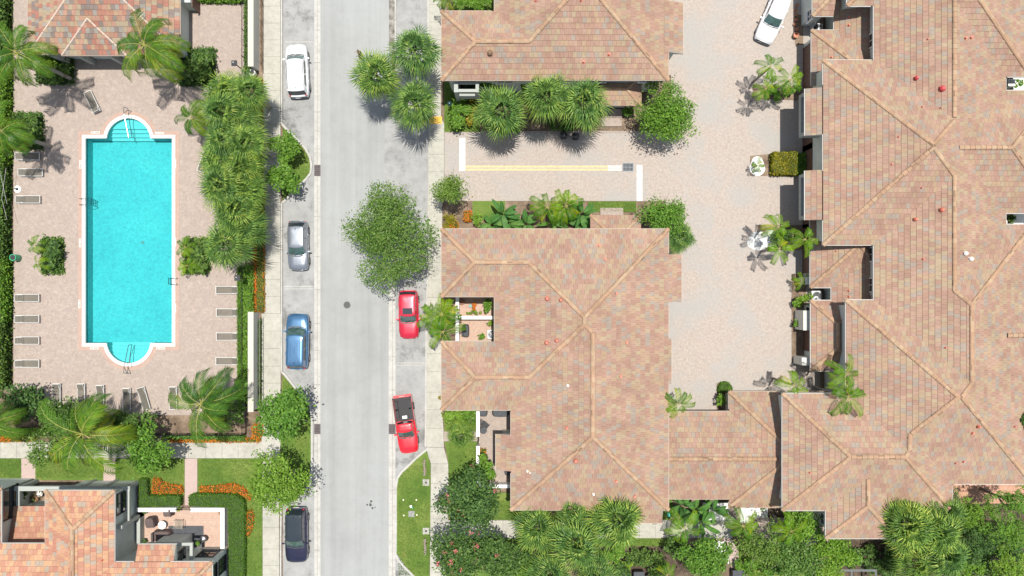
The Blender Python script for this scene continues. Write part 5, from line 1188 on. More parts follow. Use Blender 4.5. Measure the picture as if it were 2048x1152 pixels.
flowers('narrow planter with yellow leaved plants inside the white garden wall', rect(961, 897, 971, 922), .6, 51, .1)
# ---------------------------------------------------------------- vehicles
def paint(name, col, metal=0.0, rough=.28):
    m = simple(name, col, rough, metal, var=.02, scale=2, coat=1.0); return m
HEADL = simple('lamp_lens', (0.55, 0.57, 0.60), .12, 0, var=.05, spec=.9)
TAILL = simple('tail_lens', (0.30, 0.015, 0.015), .15, 0, var=.05, spec=.8)
RIM = simple('alloy_rim', (0.42, 0.43, 0.44), .3, .9, var=.05)
TRIM = simple('car_trim', (0.030, 0.031, 0.034), .45, 0, var=.1)
WGLASS = simple('windscreen_glass', (0.045, 0.085, 0.08), .05, 0, var=.25, scale=3, spec=.9)
PLATE = simple('plate', (0.5, 0.5, 0.46), .5)
def lerp(a, b, t): return a + (b - a) * t
def interp(xs, ys, x):
    if x <= xs[0]: return ys[0]
    for a, b, c, d in zip(xs, xs[1:], ys, ys[1:]):
        if x <= b: t = (x - a) / (b - a); t = t * t * (3 - 2 * t); return lerp(c, d, t)
    return ys[-1]
def car(name, label, cat, px, py, head, L, Wd, H, pm_, cowl, roof_f, roof_r, rearw, belt=.98, hoodz=.90, trunkz=None, rails=False, ribs=0, sunroof=False, bed=None, roofw=.66, glassroof=False, rackbar=False):
    """x forward. cowl = base of windscreen, roof_f/roof_r = roof ends, rearw = base of rear glass (fractions of half length)"""
    p = W(px, py, .9); hv = Vector((head[0], -head[1])).normalized(); t = thing(name, label, cat, (p.x, p.y, 0), math.atan2(hv.y, hv.x))
    h = L / 2; w = Wd / 2; xs_ = [-1, -.985, -.95, -.88, -.78, -.66, -.5, -.34, -.18, 0, .18, .34, .5, .62, .74, .84, .91, .96, .985, 1]
    tz = trunkz if trunkz else belt
    xe = -1 if bed is None else bed
    if bed is not None: xs_ = [bed] + [x for x in xs_ if x > bed + .02]
    mb = MB(); rings = []
    for x in xs_:
        f = .74 + .26 * max(0, 1 - abs(x) ** 5) ** .5; arch = max(0, 1 - abs(abs(x) - .60) / .17); ww = w * f + .015 * arch
        zb = interp([-1, -.9, -.7, cowl - .05, cowl + .05, .8, .95, 1], [tz - .16, tz - .04, tz, belt, belt - .02, hoodz, hoodz - .12, hoodz - .30], x); cr = .05 if x > cowl or x < rearw else .02
        ring = [(ww * .90, .20), (ww * .975, .34), (ww, .58), (ww * .99, zb - .16), (ww * .95, zb - .05), (ww * .86, zb - .005), (ww * .74, zb + cr * .35), (ww * .70, zb + cr * .75), (ww * .36, zb + cr), (0, zb + cr * 1.1)]
        bow = -.05 if x >= .96 else (.04 if x <= -.96 else 0)
        full = [(x * h + bow * (abs(y) / w) ** 2 * 1.6, y, z) for y, z in ring] + [(x * h + bow * (abs(y) / w) ** 2 * 1.6, -y, z) for y, z in ring[-2::-1]]
        rings.append(full)
    for a, b in zip(rings, rings[1:]):
        for i in range(len(a) - 1): mb.poly([a[i], b[i], b[i + 1], a[i + 1]])
    mb.poly(rings[-1][::1]); mb.poly(rings[0][::-1])
    mb.poly([rings[i][0] for i in range(len(rings))][::-1] + [rings[i][-1] for i in range(len(rings))])
    body = mb.build('body', pm_, t, smooth=True, merge=True)
    if bed is not None:
        mb = MB(); b0, b1 = -h + .04, bed * h + .0; zt = belt - .02
        mb.box(b0, b1, w - .16, w - .03, .35, zt); mb.box(b0, b1, -w + .03, -w + .16, .35, zt); mb.box(b0, b0 + .10, -w + .161, w - .161, .35, zt - .01); mb.box(b0 - .14, b0 - .001, -w + .08, w - .08, .38, .55); mb.box(b1 - .08, b1, -w + .161, w - .161, .35, zt)
        mb.build('bed_sides', pm_, t, merge=True, bevel=.025)
        mb = MB(); mb.box(b0 + .1, b1 - .08, -w + .161, w - .161, .52, .56)
        for k in range(9): y = -w + .25 + k * (Wd - .5) / 8; mb.box(b0 + .12, b1 - .1, y - .03, y + .03, .56, .585)
        for x in ((b0 + b1) / 2 - .3, (b0 + b1) / 2 + .4): mb.box(x - .45, x + .35, w - .42, w - .162, .56, .80); mb.box(x - .45, x + .35, -w + .162, -w + .42, .56, .80)
        mb.box(b0 + .03, b0 + .14, -w + .1, w - .1, zt + .0, zt + .03)
        for sy in (-1, 1): mb.box(b0, b1, sy * (w - .10) - .05, sy * (w - .10) + .05, zt + .001, zt + .03)
        mb.build('bed_liner', BLACK, t)
        mb = MB(); mb.box(b1 - .5, b1 - .25, -.2, .22, .6, .78); mb.build('tool_box', WHITE, t)
    # greenhouse
    def ring_(fx, rx, gw, z, bf, br):
        pts = []; n = 6
        for i in range(n + 1): y = gw * (1 - 2 * i / n) * .93; pts.append((fx - bf * (y / gw) ** 2, y, z))
        for f in (0.04, .10, .46, .50, .82, .86, .96): pts.append((lerp(fx - bf, rx + br, f), -gw * (1 if .05 < f < .95 else .985), z))
        for i in range(n + 1): y = -gw * (1 - 2 * i / n) * .93; pts.append((rx + br * (y / gw) ** 2, y, z))
        for f in (.96, .86, .82, .50, .46, .10, .04): pts.append((lerp(fx - bf, rx + br, f), gw * (1 if .05 < f < .95 else .985), z))
        return pts
    zb0 = belt - .03; gwb = w * .86; gwt = w * roofw
    r0 = ring_(cowl * h, rearw * h, gwb, zb0, .16, .08); r1 = ring_(lerp(cowl, roof_f, .5) * h + .02, lerp(rearw, roof_r, .5) * h - .01, lerp(gwb, gwt, .45), lerp(zb0, H - .07, .52), .16, .08)
    r2 = ring_(roof_f * h, roof_r * h, gwt, H - .07, .13, .07); N_ = len(r0)
    def kind(i):
        if i < 6: return 'f'
        if 13 < i + 0 < 20 and i >= 14: return 'r'
        if i in (8, 10, 22 + 0, 24): return 's'
        return 'p'
    front = list(range(0, 6)); rear = list(range(14, 20)); side = [8, 10, 22, 24]; 
    gl = {'windshield': MB(), 'rear_window': MB(), 'pillars': MB(), 'side_window': MB(), 'side_window2': MB()}
    for i in range(N_):
        j = (i + 1) % N_; k = 'windshield' if i in front else 'rear_window' if i in rear else 'pillars'
        if 7 <= i <= 12 and i in (8, 10): k = 'side_window'
        if 21 <= i <= 26 and i in (22, 24): k = 'side_window2'
        for a, b in ((r0, r1), (r1, r2)): gl[k].poly([a[i], a[j], b[j], b[i]])
    for k, g in gl.items():
        if not g.v: continue
        g.build('side_window' if k == 'side_window2' else k, pm_ if k == 'pillars' else (WGLASS if k == 'windshield' else GLASS), t, smooth=True, merge=True)
    # roof panel
    mb = MB(); cx = (roof_f + roof_r) / 2 * h
    def ins(r, f, z): return [(cx + (x - cx) * f, y * f, z) for x, y, _ in r]
    q = [ins(r2, 1.012, H - .085), ins(r2, 1.0, H - .05), ins(r2, .93, H - .022), ins(r2, .6, H), ins(r2, .25, H + .008)]
    for a, b in zip(q, q[1:]):
        for i in range(N_): j = (i + 1) % N_; mb.poly([a[i], a[j], b[j], b[i]])
    mb.poly(q[-1]); rp = mb.build('roof', GLASS if glassroof else pm_, t, smooth=True, merge=True)
    if ribs:
        mb = MB()
        for k in range(ribs): y = gwt * (-.62 + 1.24 * k / (ribs - 1)); mb.box(roof_r * h + .3, roof_f * h - .35, y - .03, y + .03, H - .02, H + .018)
        mb.build('roof_rib', pm_, rp, merge=True, bevel=.01)
    if rails:
        for sy in (-1, 1):
            mb = MB(); y = sy * gwt * .90; mb.tube([(roof_f * h - .25, y, H - .03), (roof_f * h - .4, y, H + .05), (roof_r * h + .35, y, H + .05), (roof_r * h + .2, y, H - .03)], .022, 6); mb.build('roof_rail', TRIM if not ribs else pm_, rp)
    if sunroof:
        mb = MB(); x = roof_f * h - .42; mb.box(x - .36, x + .20, -gwt * .62, gwt * .62, H - .02, H + .014); mb.build('sunroof', GLASS, rp, merge=True, bevel=.01)
    mb = MB(); mb.bar((roof_r * h + .35, 0, H), (roof_r * h + .18, 0, H + .09), .03, 5, .012); mb.build('antenna', TRIM, rp)
    # cowl, shut lines, wipers, grille, bumper trims
    mb = MB(); zc_ = belt + .035
    for i in range(6):
        y0 = gwb * (.93 - 1.86 * i / 6); y1 = gwb * (.93 - 1.86 * (i + 1) / 6); xa = cowl * h - .16 * (y0 / gwb) ** 2; xb = cowl * h - .16 * (y1 / gwb) ** 2
        mb.poly([(xa - .01, y0, zc_), (xa + .09, y0, zc_ - .004), (xb + .09, y1, zc_ - .004), (xb - .01, y1, zc_)])
    mb.build('cowl_panel', TRIM, t)
    for sy in (-1, 1):
        y = sy * w
        mb = MB(); hx = h * .90; mb.obox(Matrix.Translation((hx, sy * w * .64, hoodz - .20)) @ Matrix.Rotation(sy * -.42, 4, 'Z') @ Matrix.Rotation(.35, 4, 'Y'), .24, .30, .10); mb.build('headlight', HEADL, t, merge=True, bevel=.03)
        mb = MB(); mb.obox(Matrix.Translation((-h * .955, sy * w * .72, tz - .22 + (.1 if H > 1.6 else 0))) @ Matrix.Rotation(sy * .25, 4, 'Z'), .10, .20, .22); mb.build('taillight', TAILL, t, merge=True, bevel=.03)
        mb = MB(); mx_ = cowl * h - .38; mb.obox(Matrix.Translation((mx_, sy * (w + .11), belt + .02)) @ Matrix.Rotation(sy * .15, 4, 'Z'), .14, .22, .15); mb.bar((mx_, sy * (w - .14), belt - .02), (mx_, sy * (w + .05), belt + .0), .03, 5)
        mi_ = mb.build('mirror', pm_, t, merge=True, bevel=.025)
        for xx in ((.05, -.42) if bed is None else (.18,)):
            mb = MB(); mb.box(xx * h - .10, xx * h + .10, sy * (w + .012) - .015, sy * (w + .012) + .015, belt - .17, belt - .13); mb.build('door_handle', pm_, t)
    for xx in (.605, -.605):
        for sy in (-1, 1):
            mb = MB(); r = .345 * (H / 1.6) ** .4; cx_, cy_ = xx * h, sy * (w - .10)
            def wr(rad, y): return [(cx_ + rad * math.cos(a), y, r + rad * math.sin(a)) for a in [2 * math.pi * k / 20 for k in range(20)]]
            rr = [wr(r * .62, cy_ - sy * .115), wr(r * .95, cy_ - sy * .11), wr(r, cy_ - sy * .07), wr(r, cy_ + sy * .08), wr(r * .94, cy_ + sy * .118), wr(r * .66, cy_ + sy * .112)]
            for a, b in zip(rr, rr[1:]):
                for k in range(20): mb.poly([a[k], a[(k + 1) % 20], b[(k + 1) % 20], b[k]])
            wh = thing('wheel', None, None) if False else mb.build('wheel', BLACK, t, smooth=True)
            mb = MB(); c_ = wr(r * .66, cy_ + sy * .10); mb.poly(c_)
            for k in range(5):
                a = 2 * math.pi * k / 5; mb.bar((cx_, cy_ + sy * .115, r), (cx_ + r * .6 * math.cos(a), cy_ + sy * .115, r + r * .6 * math.sin(a)), .03, 4)
            mb.build('rim', RIM, wh)
    mb = MB()
    hz = lambda x: interp([-1, -.9, -.7, cowl - .05, cowl + .05, .8, .95, 1], [tz - .16, tz - .04, tz, belt, belt - .02, hoodz, hoodz - .12, hoodz - .30], x)
    for sy in (-1, 1): mb.tube([(x * h, sy * w * yy, hz(x) + .012) for x, yy in ((cowl + .03, .76), (lerp(cowl, .9, .5), .745), (.80, .70), (.90, .60))], .011, 4)
    mb.tube([(.90 * h, w * .60, hz(.90) + .014), (.915 * h, w * .3, hz(.915) + .04), (.92 * h, 0, hz(.92) + .045), (.915 * h, -w * .3, hz(.915) + .04), (.90 * h, -w * .60, hz(.90) + .014)], .011, 4)
    mb.build('hood_seam', TRIM, body)
    mb = MB(); mb.box(h * .985 - .02, h * .985 + .035, -w * .42, w * .42, .42, .60); mb.build('grille', TRIM, t, merge=True, bevel=.02)
    mb = MB(); mb.box(-h - .012, -h + .02, -.26, .26, .62, .76); mb.build('number_plate', PLATE, t)
    for sy in (-.35, .25):
        mb = MB(); mb.bar((cowl * h + .02, sy * w, belt + .05), (lerp(cowl, roof_f, .42) * h + .06, sy * w + .42, lerp(belt, H, .45) + .01), .012, 4); mb.build('wiper', BLACK, t)
    return t
car('parked_car', 'white van-like car parked alone in the north kerbside bay', 'car', 594, 141, (-5, -100), 4.75, 1.96, 1.78, paint('paint_white', (.58, .59, .61)), .58, .36, -.86, -.95, belt=1.06, hoodz=.98, rails=True, roofw=.80)
car('parked_car', 'silver car with dark glass parked west of the spreading street tree', 'car', 595, 491, (2, 100), 4.5, 1.84, 1.55, paint('paint_silver', (.21, .23, .26), .55, .3), .42, .12, -.76, -.93, belt=.98, hoodz=.92, roofw=.74)
car('parked_car', 'blue minivan with ribbed roof parked south of the silver car', 'car', 594, 683, (2, -100), 5.0, 2.02, 1.76, paint('paint_blue', (.045, .125, .235), .45, .28), .52, .26, -.86, -.96, belt=1.04, hoodz=.96, rails=True, ribs=5, roofw=.76)
car('parked_car', 'dark navy car with glass roof parked below the lime tree', 'car', 592, 1071, (1, 100), 4.95, 2.0, 1.72, paint('paint_navy', (.018, .018, .045), .4, .22), .42, .14, -.84, -.95, belt=1.04, hoodz=.98, rails=True, glassroof=True, roofw=.74)
car('parked_car', 'red hatchback with small sunroof parked beside the light court palm', 'car', 817, 629, (2, 100), 4.35, 1.80, 1.60, paint('paint_red', (.48, .012, .035), .25, .28), .36, .08, -.84, -.95, belt=1.0, hoodz=.94, sunroof=True, roofw=.78)
car('pickup_truck', 'red pickup truck with black bed liner parked at the end of the east bay', 'pickup truck', 811, 850, (14, 100), 5.15, 1.80, 1.68, paint('paint_bright_red', (.56, .008, .018), .05, .3), .44, .22, -.10, -.15, belt=1.02, hoodz=.98, bed=-.12, roofw=.76)
car('parked_car', 'white car standing at an angle in the motor court at the top edge', 'car', 1548, 34, (-44, 100), 4.7, 1.86, 1.60, MATS['paint_white'], .40, .12, -.78, -.94, belt=1.0, hoodz=.93, roofw=.76)

# ---------------------------------------------------------------- sun loungers
SL_F = simple('lounger_frame', (.55, .55, .53), .5, var=.06); SL_S = simple('lounger_straps', (.12, .11, .088), .8, var=.15)
def make_lounger(L=2.05, w=.66):
    t = thing('sun_lounger', 'x', 'sun lounger'); mb = MB(); z = .34; r = .028
    for sy in (-1, 1): mb.bar((-L / 2, sy * w / 2, z), (L / 2, sy * w / 2, z), r, 6)
    mb.bar((-L / 2, -w / 2, z), (-L / 2, w / 2, z), r, 6); mb.bar((L / 2, -w / 2, z), (L / 2, w / 2, z), r, 6); mb.build('frame', SL_F, t)
    for sx in (-.84, .8):
        for sy in (-1, 1): mb = MB(); mb.bar((sx * L / 2, sy * w / 2 * .98, z), (sx * L / 2 * .96, sy * w / 2 * .98, .0), r * .9, 6); mb.build('leg', SL_F, t)
    mb = MB(); n = 15
    for k in range(n): x = -L / 2 + .08 + (L * .66) * k / (n - 1); mb.box(x - .036, x + .036, -w / 2 + .02, w / 2 - .02, z + .012, z + .028)
    mb.build('seat_straps', SL_S, t)
    mb = MB(); n = 8; x0 = -L / 2 + .10 + L * .66 + .06; ang = .42; l = L * .27
    for k in range(n): d = l * k / (n - 1); mb.obox(Matrix.Translation((x0 + d * math.cos(ang), 0, z + .03 + d * math.sin(ang))) @ Matrix.Rotation(-ang, 4, 'Y'), .068, w - .08, .014)
    b = mb.build('backrest', SL_S, t); mb = MB()
    for sy in (-1, 1): mb.bar((x0, sy * (w / 2 - .04), z + .03), (x0 + l * 1.05 * math.cos(ang), sy * (w / 2 - .04), z + .03 + l * 1.05 * math.sin(ang)), .02, 5)
    mb.bar((x0 + l * 1.05 * math.cos(ang), -w / 2 + .04, z + .03 + l * 1.05 * math.sin(ang)), (x0 + l * 1.05 * math.cos(ang), w / 2 - .04, z + .03 + l * 1.05 * math.sin(ang)), .02, 5)
    mb.build('back_frame', SL_F, b); return t
L0 = make_lounger(); first = True
for x, y, a, lb in ((57, 313, 0, 'sun lounger in palm shade just south of the west planting square'), (63, 345, 0, 'sun lounger second from the top in the west column'), (58, 399, 0, 'sun lounger below the white umbrella base'), (56, 596, 0, 'west side sun lounger, first below the green bin'), (56, 638, 0, 'west side sun lounger, second below the green bin'), (56, 681, 0, 'west side sun lounger, third below the green bin'), (56, 727, 0, 'west side sun lounger beside the long palm shadows'),
                  (455, 580, 0, 'east side sun lounger, first below the black lamp'), (456, 625, 0, 'east side sun lounger, second below the black lamp'), (456, 673, 0, 'east side sun lounger, third below the black lamp'), (455, 722, 0, 'east side sun lounger, southmost'), (185, 204, -64, 'sun lounger askew north of the pool'), (409, 322, 70, 'sun lounger peeping out from under the fan palms'),
                  (114, 790, 90, 'sun lounger at the west end of the south row'), (163, 790, 90, 'sun lounger second in the south row'), (201, 793, 90, 'sun lounger third in the south row'), (254, 799, 90, 'sun lounger in palm shade in the south row'), (288, 797, 106, 'sun lounger turned askew in the south row'), (347, 796, 90, 'sun lounger at the east end of the south row, by the coconut palm')):
    p = W(x, y, .35); p.z = .10; r_ = R(a)
    if x > 400 and a == 0: r_ = 0
    elif a == 0: r_ = math.pi
    if first: o = L0; o.location = p; o.rotation_euler = (0, 0, r_); o['label'] = lb; o['group'] = 'sun loungers round the pool'; first = False
    else: dup(L0, p, r_, lb)
# ---------------------------------------------------------------- lamps, posts, bins, small things
def lamp(label, hx, hy, z, sq=True):
    p = W(hx, hy, z); t = thing('street_lamp', label, 'lamp', (p.x, p.y, 0)); mb = MB(); mb.bar((0, 0, 0), (0, 0, z - .1), .055, 8, .04); mb.lathe((0, 0, 0), [(.12, 0), (.12, .12), (.07, .3)], 10); mb.build('pole', DARKM, t)
    mb = MB(); mb.box(-.24, .24, -.24, .24, z - .12, z); mb.box(-.17, .17, -.17, .17, z, z + .05); h_ = mb.build('lamp_head', DARKM, t, merge=True, bevel=.02); mb = MB(); mb.lathe((-.06, .06, z + .05), [(.045, 0), (.03, .04)], 8); mb.build('sensor', WHITE, h_); return t
lamp('black square-headed lamp north of the fan palm row by the pool', 468, 126, 4.0); lamp('black square-headed lamp south of the fan palm row, above the east loungers', 474, 556, 3.8)
def postlamp(label, px, py, z, m):
    p = W(px, py, z); t = thing('lamp_post', label, 'lamp', (p.x, p.y, 0)); mb = MB(); mb.bar((0, 0, 0), (0, 0, z - .3), .05, 8); mb.build('pole', DARKM, t); mb = MB(); mb.lathe((0, 0, z - .35), [(.14, 0), (.2, .28), (.24, .3), (.12, .42), (.04, .5)], 6); mb.build('lantern', m, t)
GRN = simple('green_black_metal', (.03, .07, .075), .3, .5, var=.2)
postlamp('green-black lantern post by the shrub at the entrance lane', 899, 207, 3.0, GRN); postlamp('dark lantern post among the pink blossom beside the pavement', 905, 1032, 3.0, GRN)
GB = simple('green_plastic', (.03, .30, .15), .4, var=.1)
p = W(27, 515, .9); t = thing('litter_bin', 'green barrel litter bin at the west edge of the pool deck', 'bin', (p.x, p.y, .1)); mb = MB(); mb.lathe((0, 0, 0), [(.24, 0), (.29, .1), (.30, .5), (.27, .85), (.30, .88), (.30, .93), (.24, .93), (.22, .6)], 20); mb.build('barrel', GB, t, smooth=True); mb = MB(); mb.lathe((0, 0, .86), [(.23, 0), (.23, .01)], 16); mb.build('liner', BLACK, t)
p = W(33, 378, .3); t = thing('umbrella_base', 'white round umbrella base with a dark hub at the west edge of the deck', 'umbrella base', (p.x, p.y, .1)); mb = MB(); mb.lathe((0, 0, 0), [(.32, 0), (.33, .07), (.22, .11), (.09, .13)], 20); mb.build('disc', WHITE, t); mb = MB(); mb.lathe((0, 0, .12), [(.06, 0), (.06, .35)], 10); mb.lathe((0, 0, .13), [(.13, 0), (.10, .03)], 12); mb.build('hub', DARKM, t)
p = W(510, 150, 0); t = thing('plant_urn', 'white and black urn at the south end of the north street wall', 'urn', (p.x, p.y, 0)); mb = MB(); mb.lathe((0, 0, 0), [(.18, 0), (.28, .5), (.30, .9), (.26, .95), (.20, .9), (.19, .6)], 16); mb.build('bowl', WHITE, t, smooth=True); mb = MB(); mb.lathe((0, 0, .88), [(.19, 0), (.19, .01)], 14); mb.build('soil', BLACK, t)
for lb, x, y in (('black rubbish bin with a shiny lid under the fan palms, left of two', 1128, 269), ('black rubbish bin under the fan palms, right of two', 1152, 271)):
    p = W(x, y, 1.0); t = thing('wheelie_bin', lb, 'bin', (p.x, p.y, .03)); mb = MB(); mb.prism([(-.24, -.26), (.24, -.26), (.24, .24), (-.24, .24)], .08, .9); mb.build('bin_body', BLACK, t, merge=True, bevel=.03); mb = MB(); mb.lathe((0, -.02, .9), [(.31, 0), (.31, .05), (.22, .12), (.05, .15)], 12); mb.build('lid', simple('bin_lid', (.02, .02, .025), .15), t, smooth=True)
    for sx in (-1, 1): mb = MB(); mb.bar((sx * .22, .26, .1), (sx * .27, .26, .1), .1, 12); mb.build('wheel', BLACK, t)
# manhole, grates, covers
t = thing('manhole_cover', 'round dark manhole cover in the middle of the street', 'manhole cover', W(694, 610, 0)); mb = MB(); mb.lathe((0, 0, -.02), [(.33, 0), (.33, .028)], 28); mb.build('frame', simple('cast_iron_light', (.12, .12, .118), .8, var=.3), t); mb = MB(); mb.lathe((0, 0, .0), [(.28, 0), (.28, .012)], 28)
for k in range(-3, 4): mb.box(-.2, .2, k * .07 - .02, k * .07 + .02, .0, .017)
mb.build('lid', simple('cast_iron', (.065, .065, .065), .7, .2, var=.4, scale=14), t)
def grate(label, x0, y0, x1, y1, nx, ny, m, z=.02):
    a = W(x0, y1, 0); b = W(x1, y0, 0); c = (a + b) / 2; t = thing('drain_grate', label, 'drain grate', c); a = a - c; b = b - c; mb = MB(); mb.box(a.x, b.x, a.y, b.y, -.02, z - .006); mb.build('pit', BLACK, t); mb = MB(); e = .05
    mb.box(a.x, b.x, a.y, a.y + e, z - .005, z + .004); mb.box(a.x, b.x, b.y - e, b.y, z - .005, z + .004); mb.box(a.x, a.x + e, a.y + e, b.y - e, z - .005, z + .0035); mb.box(b.x - e, b.x, a.y + e, b.y - e, z - .005, z + .0035)
    for i in range(1, nx): x = a.x + (b.x - a.x) * i / nx; mb.box(x - .016, x + .016, a.y + e, b.y - e, z - .004, z + .002)
    for i in range(1, ny): y = a.y + (b.y - a.y) * i / ny; mb.box(a.x + e, b.x - e, y - .018, y + .018, z - .0035, z + .0025)
    mb.build('bars', m, t)
IRON = simple('grate_iron', (.12, .095, .095), .7, .3, var=.3); STEEL = simple('grate_steel', (.20, .225, .25), .7, 0, var=.15)
grate('rusty drain grate in the west gutter level with the first kerb island', 628.5, 330, 641, 352, 5, 6, IRON); grate('rusty drain grate in the west gutter beside the second kerb island', 628.5, 848, 641, 868, 5, 6, IRON); grate('rusty drain grate in the east gutter beside the red pickup', 777.5, 848, 791, 868, 5, 6, IRON); grate('grey steel drain grate at the end of the yellow lines in the lane', 1245, 326, 1267, 343, 8, 2, STEEL, .045)
def ubox(label, x, y, s, m, rr):
    t = thing('utility_cover', label, 'utility cover', W(x, y, .1)); s = s / PPM / 2; mb = MB(); mb.box(-s, s, -s, s, -.05, .03); mb.build('slab', m, t, merge=True, bevel=.01); mb = MB(); mb.lathe((0, 0, .025), [(rr, 0), (rr, .02)], 16); mb.build('lid', DARKM if rr < .15 else IRON, t)
ubox('pale concrete utility cover in the kerb island, north of two', 852, 965, 13, CURB, .1); ubox('pale concrete utility cover in the kerb island, south of two', 852, 1062, 13, CURB, .1); ubox('grey utility cover between four small lights in the kerb island', 823, 1028, 12, BAY, .02)
for lb, x, y in (('small ground light north-west of the grey cover', 807, 999), ('small ground light north-east of the grey cover', 833, 999), ('small ground light south-west of the grey cover', 808, 1030), ('small ground light south-east of the grey cover', 834, 1029)):
    t = thing('ground_light', lb, 'ground light', W(x, y, .1), group='ground lights round the utility cover'); mb = MB(); mb.lathe((0, 0, 0), [(.05, 0), (.05, .1), (.07, .12)], 10); mb.build('stake', DARKM, t); mb = MB(); mb.lathe((0, 0, .12), [(.085, 0), (.07, .05), (.02, .07)], 12); mb.build('dome', simple('warm_lens', (.62, .58, .42), .4), t)
t = thing('valve_marker', 'small white and green valve marker in the kerb island', 'marker', W(822, 1012, .1)); mb = MB(); mb.lathe((0, 0, 0), [(.1, 0), (.12, .16), (.06, .2)], 8); mb.build('cap', WHITE, t); mb = MB(); mb.lathe((.12, -.16, 0), [(.09, 0), (.07, .1)], 7); mb.build('valve', GB, t)
for lb, x, y in (('weathered palm log lying in the grass, north end of the kerb island', 849, 935), ('weathered palm log lying in the grass, south end of the kerb island', 850, 1093)):
    t = thing('log', lb, 'log', W(x, y, .15)); mb = MB(); mb.tube([(0, -.72, .08), (.04, -.2, .1), (-.03, .3, .1), (.03, .75, .08)], .12, 8, .09); mb.build('wood', BARK, t, smooth=True)
    mb = MB(); rg = random.Random(int(y))
    for k in range(16): mb.bar((rg.uniform(-.12, .12), -.7 + k * .09, .05), (rg.uniform(-.26, .26), -.7 + k * .09 + rg.uniform(-.15, .15), .16), .03, 4, .01)
    mb.build('bark_flakes', L_DEAD if False else TERRA if False else simple('dry_bark', (.34, .25, .15), .9, var=.4, scale=12), t)
# rubbish: a stain and leaves on the carriageway
t = thing('oil_spots', 'small dark blotches on the carriageway near the bottom', 'blotches', W(741, 1010, .002)); mb = MB(); rg = random.Random(4)
for dx, dy, r in ((0, 0, .13), (-.3, .02, .09), (.06, .33, .11), (.18, -.28, .10), (.42, -.2, .06), (-.05, .16, .05)): mb.lathe((dx, dy, 0), [(r, .0), (r * .9, .012)], 9)
mb.build('blotch', simple('blotch_dark', (.05, .055, .055), .8, var=.5, scale=20), t)
# terracotta pots along the court edge
for i, (x, y, r, lb) in enumerate(((1589, 73, .24, 'largest terracotta pot at the south end of the pot row'), (1591, 60, .15, 'second terracotta pot from the south'), (1588, 50, .13, 'third terracotta pot from the south'), (1590, 41, .14, 'fourth terracotta pot from the south'), (1591, 31, .12, 'fifth terracotta pot from the south'), (1590, 22, .12, 'sixth terracotta pot from the south'), (1593, 12, .13, 'northmost terracotta pot beside the white car'))):
    t = thing('terracotta_pot', lb, 'pot', W(x, y, .05), group='terracotta pots in a row'); mb = MB(); mb.lathe((0, 0, 0), [(r * .65, 0), (r, .34 * r / .2), (r * 1.08, .36 * r / .2), (r * 1.08, .40 * r / .2), (r * .85, .40 * r / .2), (r * .8, .3 * r / .2)], 16); mb.build('pot', TERRA, t, smooth=False)
# air conditioners
def condenser(label, x, y, z, s=.8):
    p = W(x, y, z); t = thing('air_conditioner', label, 'air conditioner', (p.x, p.y, 0)); mb = MB(); mb.box(-s / 2, s / 2, -s / 2, s / 2, .0, z - .04); mb.build('casing', simple('grey_casing', (.42, .43, .43), .5), t, merge=True, bevel=.04); mb = MB(); mb.lathe((0, 0, z - .05), [(s * .40, 0), (s * .40, .03)], 20); fb = mb.build('fan_ring', DARKM, t); mb = MB()
    for k in range(5): a = 6.283 * k / 5; mb.obox(Matrix.Translation((math.cos(a) * s * .2, math.sin(a) * s * .2, z)) @ Matrix.Rotation(a, 4, 'Z') @ Matrix.Rotation(.3, 4, 'X'), s * .34, s * .15, .01)
    mb.build('fan_blades', RIM, fb)
condenser('air conditioner in the gap between the two low garage roofs', 1634, 592, 1.0, .95); condenser('air conditioner in the lower yard of the light court', 984, 669, .9, .85); condenser('grey air conditioner beside the north garage wall', 1636, 56, .9, .9)
# patio furniture ---------------------------------------------------------------
def soft(name, label, x, y, z, sx, sy, rot, m, back=None, cat='chair', z0=.1):
    p = W(x, y, z); t = thing(name, label, cat, (p.x, p.y, z0), R(rot)); mb = MB()
    n = 20; R_ = [(sx * .5 * (.82 if 0 else 1), z) for _ in range(1)]
    def rr(f, zz, sh=0): return [((math.copysign(abs(math.cos(a)) ** .5, math.cos(a))) * sx / 2 * f + sh, (math.copysign(abs(math.sin(a)) ** .5, math.sin(a))) * sy / 2 * f, zz) for a in [2 * math.pi * k / n for k in range(n)]]
    rings = [rr(1.06, 0), rr(1.0, .25), rr(.97, z * .75), rr(.86, z * .97), rr(.5, z)]
    for a, b in zip(rings, rings[1:]):
        for k in range(n): mb.poly([a[k], a[(k + 1) % n], b[(k + 1) % n], b[k]])
    mb.poly(rings[-1]); mb.build('cover', m, t, smooth=True)
    if back:
        mb = MB(); bx = -sx / 2 * .78 if back < 0 else sx / 2 * .78
        q = [[(bx + (.10 if k in (1, 2) else -.10) * s_, (-1 if k in (0, 1) else 1) * sy * .42 * s_, zz) for k in range(4)] for s_, zz in ((1.0, z * .9), (.95, z + .26), (.8, z + .33))]
        for a, b in zip(q, q[1:]):
            for k in range(4): mb.poly([a[k], a[(k + 1) % 4], b[(k + 1) % 4], b[k]])
        mb.poly(q[-1]); mb.build('backrest', m, t, merge=True, bevel=.03)
    return t
soft('covered_armchair', 'brown covered armchair at the north of the patio', 335, 1025, .7, .85, .82, 5, GREY_C, 1); soft('covered_armchair', 'brown covered armchair against the house wall on the patio', 300, 1046, .75, .98, .95, 8, GREY_C, 1); soft('covered_sofa', 'long brown covered sofa at the south of the patio', 322, 1073, .75, 1.7, 1.0, 2, GREY_C, -1, 'sofa')
